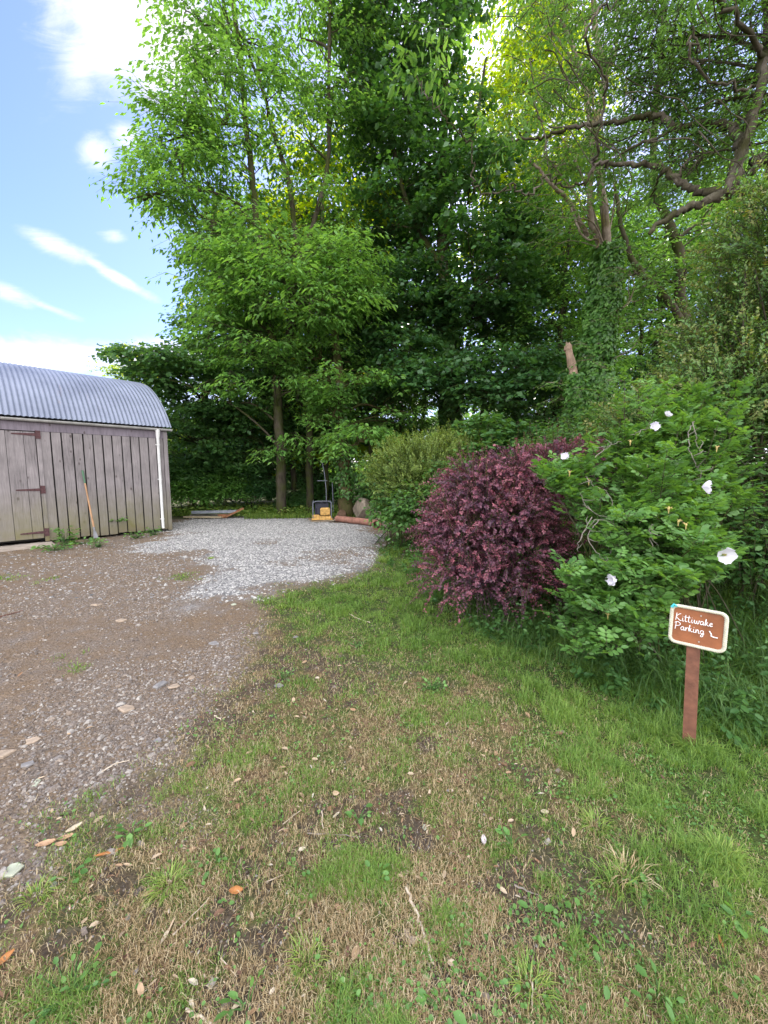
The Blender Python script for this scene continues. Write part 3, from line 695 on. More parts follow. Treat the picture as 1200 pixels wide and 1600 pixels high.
for z_, k_ in ((.24, .95), (.3, 1.), (.46, 1.), (.5, .85)):
    V += [(.09 - .17 * k_, -.22 * k_, z_), (.09 + .17 * k_, -.22 * k_, z_), (.09 + .17 * k_, .14 * k_, z_), (.09 - .17 * k_, .14 * k_, z_)]
F_ = [(l * 4 + j, l * 4 + (j + 1) % 4, l * 4 + 4 + (j + 1) % 4, l * 4 + 4 + j) for l in range(3) for j in range(4)] + [(12, 13, 14, 15), (3, 2, 1, 0)]
mb.add(V, F_); mb.tube([(.12, -.04, .5), (.12, -.04, .54)], .03, 10); mb.build('fuel_tank', yel, cr)
mb = MB(); mb.box(-.24, .22, -.1, .18, .44, .64); mb.tube([(-.12, -.12, .3), (-.12, -.12, .5)], .1, 12); mb.box(-.26, -.06, -.02, .16, .22, .46); mb.tube([(0, -.05, .64), (0, -.05, .7)], .09, 12); mb.build('engine', dk, cr)
mb = MB()
for xx in (-.33, .31):
    mb.tube([(xx, -.22, .15), (xx, -.22, .68), (xx * .9, 0, .74), (xx, .22, .68), (xx, .22, .15)], .018, 8)
mb.tube([(-.33, -.22, .68), (-.2, -.2, .73), (.2, -.2, .73), (.31, -.22, .68)], .018, 8); mb.tube([(-.33, .22, .68), (.31, .22, .68)], .018, 8)
mb.build('roll_frame', fr, cr, smooth=True)
mb = MB(); mb.tube([(.16, .2, .3), (.17, .3, 1.1), (.12, .4, 1.7), (.02, .42, 2.2)], .016, 8); mb.tube([(-.14, .33, 1.42), (.22, .33, 1.42)], .016, 8); mb.tube([(.42, .3, .3), (.4, .38, 1.35)], .014, 8)
mb.build('handle', fr, cr, smooth=True)
# ------------------------------------------------------------------ pipes
cr.scale = (.9, .9, .92)
terr = plain('terracotta', (.24, .115, .085), .8, 0, .4, 6, .3)
def pipe(name, label, a, b_, r, mat, lift=None):
    loc = (a + b_) / 2; mb = MB(); ax = nrm(b_ - a); s_ = nrm(np.cross(ax, [0, 0, 1.])); u_ = np.cross(s_, ax); k = 20
    an = np.arange(k) * 2 * math.pi / k
    rings = []
    for q, rr in ((a, r), (a + (b_ - a) * .92, r), (b_, r * 1.0), (b_, r * .84), (a, r * .84)):
        rings.append(q + np.outer(np.cos(an) * rr, s_) + np.outer(np.sin(an) * rr, u_))
    V = np.concatenate(rings) - loc; j = np.arange(k)
    F_ = np.concatenate([np.stack([i * k + j, i * k + (j + 1) % k, ((i + 1) % 5) * k + (j + 1) % k, ((i + 1) % 5) * k + j], 1) for i in range(5)])
    mb.add(V, F_); o = mb.build(name, mat, smooth=True); o.location = loc
    me = o.data; me.set_sharp_from_angle(angle=R(40)); return tag(o, label, 'pipe')
a = P(527, 810, 12.2); b_ = P(588, 817, 11.0); a[2] = H(a[0], a[1]) + .115; b_[2] = H(b_[0], b_[1]) + .115
pipe('drain_pipe', 'long terracotta drain pipe lying beside the gravel', a, b_, .1, terr)
a = P(598, 822, 10.9); b_ = P(588, 830, 10.45); a[2] = H(a[0], a[1]) + .13; b_[2] = H(b_[0], b_[1]) + .13
pipe('drain_pipe', 'short broken terracotta pipe end in front of the long pipe', a, b_, .13, terr)
# rocks
M['rock'] = plain('rock', (.2, .165, .13), .9, 0, .45, 5, .8); M['rock_rust'] = plain('rock_rust', (.15, .09, .06), .9, 0, .4, 6, .8)
def rock(name, label, cat, loc, size, mat, seed, group=None, flat=1.):
    bm = bmesh.new(); bmesh.ops.create_icosphere(bm, subdivisions=3, radius=1)
    rs = random.Random(seed); pl = [(Vector((rs.gauss(0, 1), rs.gauss(0, 1), rs.gauss(0, 1))).normalized(), .55 + .35 * rs.random()) for _ in range(14)]
    for v in bm.verts:
        for nn_, d_ in pl:
            e_ = v.co.dot(nn_) - d_
            if e_ > 0: v.co -= nn_ * e_ * .9
        v.co = Vector((v.co.x * size[0], v.co.y * size[1], v.co.z * size[2]))
    me = bpy.data.meshes.new(name); bm.to_mesh(me); bm.free(); me.materials.append(mat)
    o = bpy.data.objects.new(name, me); col.objects.link(o); o.location = tuple(float(q) for q in loc); o.rotation_euler = (0, 0, rs.random() * 6)
    return tag(o, label, cat, group)
def rloc(px, py, Y, lift): q = P(px, py, Y); return (q[0], Y, float(H(q[0], Y)) + lift)
rock('boulder', 'large brownish boulder behind the terracotta pipe', 'boulder', rloc(568, 800, 12.9, .35), (.6, .4, .42), M['rock'], 3)
rock('boulder', 'pale grey boulder right of the pipe under the bramble', 'boulder', rloc(597, 815, 11.9, .2), (.4, .35, .32), M['rock'], 5)
rock('boulder', 'small pale stone in the grass at the end of the short pipe', 'boulder', rloc(606, 828, 10.6, .12), (.22, .2, .18), M['rock'], 8)
rock('boulder', 'small brown rock at the foot of the ivy covered trunk', 'boulder', rloc(533, 795, 13.2, .1), (.2, .2, .22), M['rock_rust'], 11)
# ------------------------------------------------------------------ timber and metal offcuts by the wood
def plank(name, label, cat, a, b_, wv_, th, mat):
    a = np.array(a, float); b_ = np.array(b_, float); loc = (a + b_) / 2; ax = nrm(b_ - a); s_ = nrm(np.cross([0, 0, 1.], ax)); u_ = np.cross(ax, s_)
    V = [q + s_ * i * wv_ / 2 + u_ * j * th / 2 - loc for q in (a, b_) for i in (-1, 1) for j in (-1, 1)]
    mb = MB(); mb.add(V, [(0, 1, 3, 2), (4, 6, 7, 5), (0, 4, 5, 1), (2, 3, 7, 6), (0, 2, 6, 4), (1, 5, 7, 3)], random.random())
    o = mb.build(name, mat); o.location = loc; return tag(o, label, cat)
def gp(px, Y, z): return ((px - 600) / 600 * Y, Y, float(H((px - 600) / 600 * Y, Y)) + z)
wd1 = plain('plank_pale', (.36, .3, .2), .8); wd2 = plain('plank_brown', (.26, .12, .06), .8); mt = plain('grey_sheet', (.3, .33, .38), .5, .3)
plank('timber_plank', 'pale timber plank lying flat at the front of the offcut pile', 'plank', gp(286, 13.05, .06), gp(345, 13.0, .06), .15, .05, wd1)
plank('metal_rail', 'long grey metal rail resting on top of the offcut pile', 'rail', gp(299, 13.2, .2), gp(369, 13.2, .24), .16, .09, mt)
plank('timber_plank', 'reddish brown plank sloping at the right end of the pile', 'plank', gp(350, 12.95, .07), gp(379, 13.3, .34), .16, .05, wd2)
plank('timber_block', 'short orange brown block under the metal rail', 'block', gp(340, 13.1, .09), gp(353, 13.1, .09), .14, .12, wd2)
plank('timber_plank', 'grey weathered plank at the back of the offcut pile', 'plank', gp(297, 13.4, .08), gp(362, 13.45, .1), .18, .05, plain('plank_grey', (.24, .22, .2), .8))
# ------------------------------------------------------------------ vegetation generators
UP = np.array([0, 0, 1.])
def rdir(n): return nrm(rng.normal(size=(n, 3)))
def catmull(pts, m_=6):
    pts = np.array(pts, float)
    if len(pts) < 3:
        t = np.linspace(0, 1, m_)[:, None]; return pts[0] + (pts[-1] - pts[0]) * t
    e = np.vstack([2 * pts[0] - pts[1], pts, 2 * pts[-1] - pts[-2]]); o = []
    for i in range(1, len(e) - 2):
        for t in np.linspace(0, 1, m_, endpoint=False):
            a, b_, c_, d_ = e[i - 1:i + 3]
            o.append(.5 * ((2 * b_) + (-a + c_) * t + (2 * a - 5 * b_ + 4 * c_ - d_) * t * t + (-a + 3 * b_ - 3 * c_ + d_) * t ** 3))
    o.append(e[-2]); return np.array(o)
def limb(mb, pts, r0, r1, sides=8, wig=.0, wob=.15):
    p = catmull(pts, 7)
    if wig: p[1:-1] += (rng.normal(size=(len(p) - 2, 3)) * wig)
    t = np.linspace(0, 1, len(p)); r = r0 + (r1 - r0) * t ** .8
    mb.tube(p, r, sides, rng.random(), wob=wob); return p, r
def sprays(lb, tb, S, O, ls, nl, lsz, asp=.6, kind='kite', droop=.25, jit=.45, tw=.006, tint=None, hang=.35, wide=.42):
    """leafy twigs: S starts, O outward unit directions, ls lengths"""
    n = len(S)
    if n == 0: return
    ls = np.broadcast_to(ls, (n,)); O = nrm(O)
    side = nrm(np.cross(np.tile(UP, (n, 1)) + .001, O)); mid = S + O * ls[:, None] * .5 + UP * ls[:, None] * .03; end = S + O * ls[:, None] - UP * (ls * droop)[:, None]
    tb.twigs(S, mid, end, tw * (.7 + .6 * rng.random(n)))
    t = (np.arange(nl) + .7) / nl; t = t[None] + .06 * rng.normal(size=(n, nl)); sg = np.where(np.arange(nl) % 2 == 0, 1., -1.)[None]
    prof = np.sin(np.clip(t, 0, 1) * 2.6 + .35)
    lat = sg * prof * wide * (.35 + .75 * rng.random((n, nl)))
    Pp = S[:, None] + O[:, None] * (t * ls[:, None])[..., None] + side[:, None] * (lat * ls[:, None] * .6)[..., None] - UP * (t ** 2 * droop * ls[:, None])[..., None]
    Pp = Pp + rng.normal(size=Pp.shape) * lsz * .25
    D = O[:, None] * .6 + side[:, None] * (sg * (.75 + .3 * rng.random((n, nl))))[..., None] - UP * (hang + .35 * rng.random((n, nl)))[..., None] + .2 * rng.normal(size=Pp.shape)
    Nn = UP + jit * rng.normal(size=Pp.shape)
    D = nrm(D.reshape(-1, 3)); Nn = nrm(Nn.reshape(-1, 3)); Pp = Pp.reshape(-1, 3)
    k = np.abs(np.sum(D * Nn, 1)) < .97; D, Nn, Pp = D[k], Nn[k], Pp[k]
    L_ = lsz * (.65 + .7 * rng.random(len(Pp)))
    ti = (np.repeat(rng.random(n) * .6, nl)[k] + .4 * rng.random(len(Pp)) ** 1.2) if tint is None else tint[0] + (tint[1] - tint[0]) * rng.random(len(Pp))
    lb.leaves(Pp, D, Nn, L_, L_ * asp, kind, ti)
def nearest(sk, p, up=.3):
    d = np.linalg.norm(sk - p, axis=1) + np.maximum(0, sk[:, 2] - p[2] + up) * 2.5
    return sk[int(np.argmin(d))]
def crown(lb, tb, skel, blobs, cr=.8, ns=10, nl=14, ls=.75, lsz=.15, asp=.6, kind='kite', bias=.55, layer=.25, droop=.25, main=.06, hang=.35, jit=.45, up=.1):
    """blobs: (centre, (rx, ry, rz), clusters)"""
    sk = np.array(skel)
    for cen_, rad, ncl in blobs:
        cen_ = np.array(cen_, float); rad = np.array(rad, float)
        st = nearest(sk, cen_); mid = (st + cen_) / 2 + np.array([0, 0, .12 * np.linalg.norm(cen_ - st)]) + rng.normal(size=3) * .12
        p = catmull([st, mid, cen_], 6); tb.tube(p, np.linspace(main, main * .4, len(p)), 5, rng.random(), wob=.2)
        sk2 = np.vstack([p, sk[np.linalg.norm(sk - cen_, axis=1) < max(rad) * 1.3]]) if len(sk) else p
        dr = rdir(ncl); rr = bias + (1 - bias) * rng.random(ncl) ** .5
        C = cen_ + dr * rad * rr[:, None]
        for c_, d_ in zip(C, dr):
            a = nearest(sk2, c_, .15); m_ = (a + c_) / 2 + np.array([0, 0, .08]) + rng.normal(size=3) * .1
            q = catmull([a, m_, c_], 4); tb.tube(q, np.linspace(main * .38, .008, len(q)), 4, rng.random(), cap=False)
            o_ = nrm((c_ - a) * [1, 1, .3] + d_ * .6)
            az = np.arctan2(o_[1], o_[0]) + rng.normal(size=ns) * 1.15
            O = np.stack([np.cos(az), np.sin(az), up + .3 * rng.normal(size=ns) * layer * 2], 1)
            off = np.stack([np.cos(az), np.sin(az), np.zeros(ns)], 1) * (cr * .55 * rng.random((ns, 1))) + rng.normal(size=(ns, 3)) * [cr * .2, cr * .2, cr * layer]
            S = c_ + off - O * .1
            sprays(lb, tb, S, O, ls * (.7 + .6 * rng.random(ns)), nl, lsz, asp, kind, droop, jit, hang=hang)
def densify(list_of_paths): return np.vstack(list_of_paths)
def PB(px, py, Y, rx, ry, ncl, rd=None):
    """crown blob seen at a pixel at depth Y with pixel radii"""
    s = Y / 600; c_ = P(px, py, Y); return (c_, (rx * s, (rd if rd else (rx + ry) / 2 * s), ry * s * .9), ncl)
def tree(name, label, loc, trunks, blobs, bark, leaf, group=None, extra=None, cat='tree', ivy=None, **kw):
    """trunks: list of (points, r0, r1)"""
    loc = np.array(loc, float); root = empty(name, loc); tag(root, label, cat, group)
    tk = MB(); tb = MB(); lb = MB(); sk = []
    for i, (pts, r0, r1) in enumerate(trunks):
        p, r = limb(tk if i == 0 else tb, pts, r0, r1, 12 if i == 0 else 8, wig=r1 * .25)
        sk.append(p)
    skel = densify(sk)
    crown(lb, tb, skel, blobs, **kw)
    if extra: extra(tk, tb, lb, skel)
    for mbx, nm, mt_ in ((tk, 'trunk', bark), (tb, 'branches', bark), (lb, 'crown', leaf)):
        if mbx.n:
            mbx.v = [v - loc.astype(np.float32) for v in mbx.v]; mbx.build(nm, mt_, root, smooth=(nm != 'crown'))
    return root, lb, sk
def gz(x, y): return float(H(x, y))
def PT(px, py, Y): return P(px, py, Y)
def GB(px, Y): x_ = (px - 600) / 600 * Y * 1.0; return np.array([x_, Y, gz(x_, Y) - .1])

# ---------------- tree 1: bright tree by the parking area
b0 = GB(440, 14.0)
t1 = [([b0, P(438, 700, 14), P(432, 600, 14), P(428, 545, 14), P(415, 450, 13.9), P(400, 330, 13.8), P(385, 200, 13.7), P(370, 50, 13.6), P(350, -90, 13.6)], .19, .06),
      ([P(433, 590, 14), P(448, 540, 14.1), P(465, 420, 14.2), P(490, 350, 14.3), P(512, 250, 14.4), P(514, 100, 14.4), P(520, -80, 14.5)], .13, .05),
      ([P(450, 535, 14.1), P(475, 440, 14.6), P(500, 380, 15.2), P(505, 300, 15.6)], .12, .05),
      ([P(466, 410, 14.2), P(452, 290, 14), P(425, 200, 13.9), P(410, 140, 13.8), P(365, 30, 13.6)], .11, .04),
      ([P(405, 360, 13.8), P(370, 325, 13.2), P(340, 345, 12.9), P(325, 380, 12.8)], .07, .03),
      ([P(440, 705, 14), P(405, 665, 13.6), P(350, 625, 13.2), P(280, 598, 12.8), P(215, 580, 12.4)], .045, .015),
      ([P(434, 660, 14), P(390, 630, 13.9), P(340, 640, 13.8)], .05, .02),
      ([P(395, 330, 13.8), P(330, 300, 13.2), P(260, 300, 12.8), P(200, 312, 12.5)], .07, .02),
      ([P(410, 215, 13.8), P(370, 195, 13.5), P(320, 200, 13.2), P(250, 225, 13)], .06, .02)]
bl = [PB(318, 40, 13.2, 36, 60, 9), PB(322, 130, 13.2, 36, 45, 8), PB(310, 335, 13, 30, 20, 5), PB(335, 410, 13, 20, 36, 7), PB(370, 545, 12.6, 60, 20, 10), PB(430, 610, 13.4, 60, 40, 8), PB(440, 700, 13.6, 30, 24, 3),
      PB(450, 450, 13, 120, 52, 36), PB(360, 480, 13, 45, 42, 15), PB(545, 430, 13, 50, 45, 18), PB(440, 380, 13.3, 85, 36, 20), PB(370, 415, 12.6, 60, 30, 11), PB(485, 470, 12, 80, 36, 14),
      PB(246, 300, 12.8, 20, 13, 7), PB(285, 262, 13, 45, 36, 16), PB(270, 210, 13, 32, 34, 11), PB(285, 170, 13, 20, 22, 5), PB(340, 170, 13.2, 50, 50, 11), PB(360, 45, 13.3, 40, 60, 9), PB(385, 260, 13.8, 50, 36, 9), PB(410, 110, 13.8, 50, 50, 9),
      PB(480, 220, 14.4, 50, 60, 11), PB(470, 60, 14.4, 60, 70, 13), PB(545, 130, 14.6, 36, 80, 11), PB(430, -70, 14, 120, 70, 24), PB(540, -40, 14.5, 50, 70, 12), PB(500, 330, 14.5, 50, 30, 9)]
tree('broadleaf_tree', 'tall bright green broadleaf tree with grey trunk at the far gravel edge', b0, t1, bl, M['bark'], M['leaf_bright'], cr=.9, ns=10, nl=12, ls=.85, lsz=.185, asp=.42, layer=.09, hang=.45, jit=.3, droop=.35, up=0.)
# its dark left hand neighbour with long low branches
b0 = GB(318, 16.5)
bl = [PB(240, 558, 12.6, 34, 13, 9), PB(285, 580, 13.6, 45, 30, 20), PB(330, 600, 14.6, 90, 50, 44), PB(300, 690, 15, 60, 60, 30), PB(380, 680, 15.6, 70, 60, 30), PB(335, 400, 16, 24, 50, 14), PB(365, 370, 16.5, 40, 50, 16), PB(370, 530, 15.5, 70, 46, 26), PB(380, 460, 17, 70, 60, 26), PB(390, 560, 16, 70, 50, 20), PB(440, 640, 17, 70, 90, 34)]
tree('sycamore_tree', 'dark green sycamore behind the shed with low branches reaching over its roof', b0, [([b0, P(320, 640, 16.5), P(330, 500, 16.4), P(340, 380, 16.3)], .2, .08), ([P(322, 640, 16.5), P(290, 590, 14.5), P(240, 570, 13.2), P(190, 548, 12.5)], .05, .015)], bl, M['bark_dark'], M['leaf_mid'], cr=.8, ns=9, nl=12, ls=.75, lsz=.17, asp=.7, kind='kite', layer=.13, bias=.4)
# ---------------- tree 2: dark central sycamore with ivy on its trunk
b0 = GB(703, 15.5)
def ivy_on(lb, path, rad, n, lsz, spread=.08, kind='kite', z1=None):
    p = np.asarray(path); seg = np.linalg.norm(np.diff(p, axis=0), axis=1); cs_ = np.concatenate([[0], np.cumsum(seg)]); t = rng.random(n) * cs_[-1]
    C = np.stack([np.interp(t, cs_, p[:, i]) for i in range(3)], 1); a = rng.random(n) * 6.283
    bump_ = .6 + .9 * fbm(t * 2.2, a * 1.1, 5)
    r_ = np.interp(t, cs_, np.broadcast_to(rad, (len(p),))) * bump_ + spread * rng.random(n)
    o = np.stack([np.cos(a), np.sin(a), np.zeros(n)], 1)
    D = nrm(-UP + .5 * o + .6 * rng.normal(size=(n, 3))); Nn = nrm(o + .35 * UP + .3 * rng.normal(size=(n, 3)))
    L_ = lsz * (.6 + .7 * rng.random(n)); lb.leaves(C + o * r_[:, None], D, Nn, L_, L_ * .85, kind, rng.random(n))
t2p = [b0, P(705, 640, 15.5), P(700, 520, 15.4), P(692, 420, 15.3), P(690, 300, 15.3), P(695, 150, 15.4), P(690, 0, 15.4), P(690, -160, 15.4)]
bl = [PB(700, 590, 13.6, 95, 28, 26), PB(790, 570, 13.6, 55, 28, 16), PB(640, 600, 13.6, 50, 24, 12), PB(830, 605, 13.2, 45, 16, 10), PB(760, 620, 13.2, 60, 18, 12), PB(620, 545, 14.2, 40, 28, 12),
      PB(640, 470, 15, 60, 70, 26), PB(740, 430, 14.6, 75, 80, 34), PB(800, 480, 15, 45, 60, 18), PB(620, 350, 15.4, 60, 70, 26), PB(730, 320, 14.8, 75, 70, 30), PB(660, 220, 15, 70, 80, 34), PB(610, 180, 15.4, 42, 100, 24), PB(715, 215, 15.5, 36, 60, 12), PB(640, 60, 15.4, 62, 90, 34), PB(590, 60, 15.6, 35, 90, 18), PB(690, 90, 16, 36, 70, 8), PB(660, -80, 15.4, 110, 90, 40), PB(640, -220, 15.5, 90, 80, 26), PB(820, 400, 15.5, 36, 60, 14), PB(690, 520, 16.5, 100, 60, 30), PB(560, 500, 16, 60, 60, 24), PB(560, 620, 16.5, 50, 50, 20)]
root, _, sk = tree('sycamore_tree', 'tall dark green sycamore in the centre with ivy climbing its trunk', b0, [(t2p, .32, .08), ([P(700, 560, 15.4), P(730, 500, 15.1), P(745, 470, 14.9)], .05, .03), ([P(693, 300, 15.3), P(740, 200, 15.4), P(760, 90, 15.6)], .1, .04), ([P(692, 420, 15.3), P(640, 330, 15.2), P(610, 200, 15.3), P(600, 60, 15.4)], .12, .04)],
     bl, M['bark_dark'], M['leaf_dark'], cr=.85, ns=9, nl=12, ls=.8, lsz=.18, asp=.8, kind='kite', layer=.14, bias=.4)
lb = MB(); ivy_on(lb, sk[0][:20] - b0, .34, 9000, .13, .12); lb.build('ivy', M['leaf_ivy'], root)
# ---------------- trunk with brown ivy beside the compactor
b0 = GB(541, 13.6)
bl = [PB(545, 600, 12.6, 55, 20, 10), PB(560, 690, 12.4, 50, 26, 12), PB(520, 650, 13, 36, 28, 8), PB(600, 640, 14, 60, 50, 18), PB(500, 560, 14, 60, 40, 14), PB(470, 600, 14.5, 50, 40, 12)]
def ex_(tk, tb, lb, sk): pass
root, _, sk = tree('broadleaf_tree', 'tree with thick mossy trunk and light green low sprays beside the compactor', b0, [([b0, P(540, 760, 13.6), P(537, 690, 13.6), P(530, 600, 13.7), P(520, 480, 14), P(518, 380, 14.4)], .3, .1)], bl, barkmat('bark_moss', (.05, .035, .02), (.16, .11, .06), (.06, .07, .02), .9), M['leaf_bright'], cr=.6, ns=8, nl=12, ls=.6, lsz=.16, asp=.5, layer=.2)
lb = MB(); ivy_on(lb, sk[0][5:22] - b0, .27, 2200, .1, .06); lb.build('ivy', M['leaf_ivy'], root)
# ---------------- ivy tower tree, mid right
b0 = GB(935, 11.0); b0[2] -= .2
tp_ = [b0, P(925, 650, 11), P(935, 560, 11), P(943, 470, 11), P(946, 390, 11)]
def e4(tk, tb, lb, sk):
    for pts, r0, r1 in [([P(948, 400, 11), P(945, 330, 11), P(937, 280, 11), P(930, 200, 11.1), P(945, 130, 11.2), P(930, 40, 11.3), P(925, -60, 11.4)], 0.1156, 0.0612),
                        ([P(945, 395, 11), P(925, 350, 10.9), P(922, 300, 10.9), P(926, 250, 11), P(915, 140, 11.3), P(890, 60, 11.4), P(860, 0, 11.5), P(850, -60, 11.5)], 0.0884, 0.0408),
                        ([P(918, 370, 10.9), P(893, 320, 10.7), P(868, 295, 10.5), P(850, 275, 10.4), P(828, 250, 10.3)], 0.0612, 0.0272),
                        ([P(893, 325, 10.7), P(905, 360, 10.5), P(918, 373, 10.4), P(935, 375, 10.4), P(932, 388, 10.4)], 0.0272, 0.0170),
                        ([P(928, 150, 11.3), P(895, 95, 11.5), P(870, 60, 11.6), P(850, 40, 11.7)], 0.0476, 0.0204), ([P(945, 130, 11.2), P(965, 60, 11.2), P(960, -30, 11.2)], 0.0476, 0.0272)]:
        limb(tb, pts, r0, r1, 8, wig=.01)
bl = [PB(905, 620, 10.4, 30, 30, 5), PB(960, 560, 10.5, 40, 60, 7), PB(880, 340, 10.5, 40, 40, 6), PB(985, 470, 10.6, 40, 60, 7), PB(900, 180, 10.8, 60, 60, 10), PB(850, 240, 10.6, 40, 30, 6), PB(930, 60, 11.2, 70, 60, 12), PB(860, 60, 11.4, 50, 60, 9), PB(960, 300, 10.8, 50, 40, 8), PB(900, -60, 11.3, 120, 70, 22), PB(870, 200, 11, 60, 70, 8)]
root, _, sk = tree('ivy_clad_tree', 'broken topped tree wrapped in thick ivy with bare pale upper limbs', b0, [(tp_, .3, .17)], bl, M['bark_pale'], M['leaf_ash'], extra=e4, cr=.7, ns=7, nl=12, ls=.6, lsz=.12, asp=.4, layer=.25, main=.028)
lb = MB(); ivy_on(lb, np.array([b0 + [0.15, 0, 0], P(922, 640, 11), P(930, 560, 11), P(943, 470, 11), P(950, 385, 11)]) - b0, [.55, .44, .32, .28, .2], 17000, .11, .16); lb.build('ivy', M['leaf_ivy'], root)
tk = MB(); p = [P(905, 640, 10.9), P(900, 610, 10.7), P(895, 578, 10.6), P(888, 541, 10.6)]; p = catmull(p, 4) + .008 * rng.normal(size=(13, 3)); tk.tube(p - b0, np.linspace(.15, .085, 13), 13, .9, wob=.45)
for _k in range(9):
    _a = _k * .7; _o = np.array([math.cos(_a), math.sin(_a), 0]) * .06; tk.tube([p[-1] - b0 + _o + [0, 0, -.12], p[-1] - b0 + _o * .9 + [0, 0, .02], p[-1] - b0 + _o * .7 + [0, 0, .03 + .11 * rng.random()]], [.035, .028, .004], 5); tk.build('broken_stub', plain('pale_deadwood', (.5, .36, .27), .8, 0, .2, 5, .6), root)
lb = MB(); ivy_on(lb, np.array([P(905, 650, 10.6), P(902, 610, 10.5), P(897, 585, 10.5)]) - b0, [.3, .22, .1], 1800, .11, .1); lb.build('ivy', M['leaf_ivy'], root)
# ---------------- leaning slender ash with two stems, behind
b0 = GB(1072, 12.6)
bl = [PB(1000, 150, 12.5, 70, 60, 14), PB(1050, 230, 12.6, 60, 50, 12), PB(980, 330, 12.6, 60, 50, 14), PB(1040, 430, 12.8, 50, 50, 12), PB(1080, 120, 12.5, 70, 60, 14), PB(1010, 20, 12.6, 90, 60, 16), PB(990, 430, 13, 40, 50, 10), PB(1100, 350, 12.4, 50, 50, 12), PB(1120, 250, 12.2, 50, 50, 10), PB(1060, -80, 12.6, 130, 70, 22)]
tree('ash_tree', 'slender grey ash forking low into two leaning stems behind the right hand shrubs', b0,
     [([b0, P(1071, 520, 12.6), P(1063, 470, 12.6), P(1062, 400, 12.6), P(1045, 350, 12.6), P(1030, 310, 12.6), P(1020, 240, 12.6), P(1030, 120, 12.5), P(1040, 0, 12.5)], .19, .07),
      ([P(1070, 510, 12.6), P(1040, 465, 12.4), P(1000, 425, 12.2), P(985, 400, 12.1), P(975, 365, 12), P(960, 300, 12)], .12, .05)], bl, M['bark'], M['leaf_ash'], cr=.75, ns=8, nl=14, ls=.7, lsz=.13, asp=.38, layer=.25)
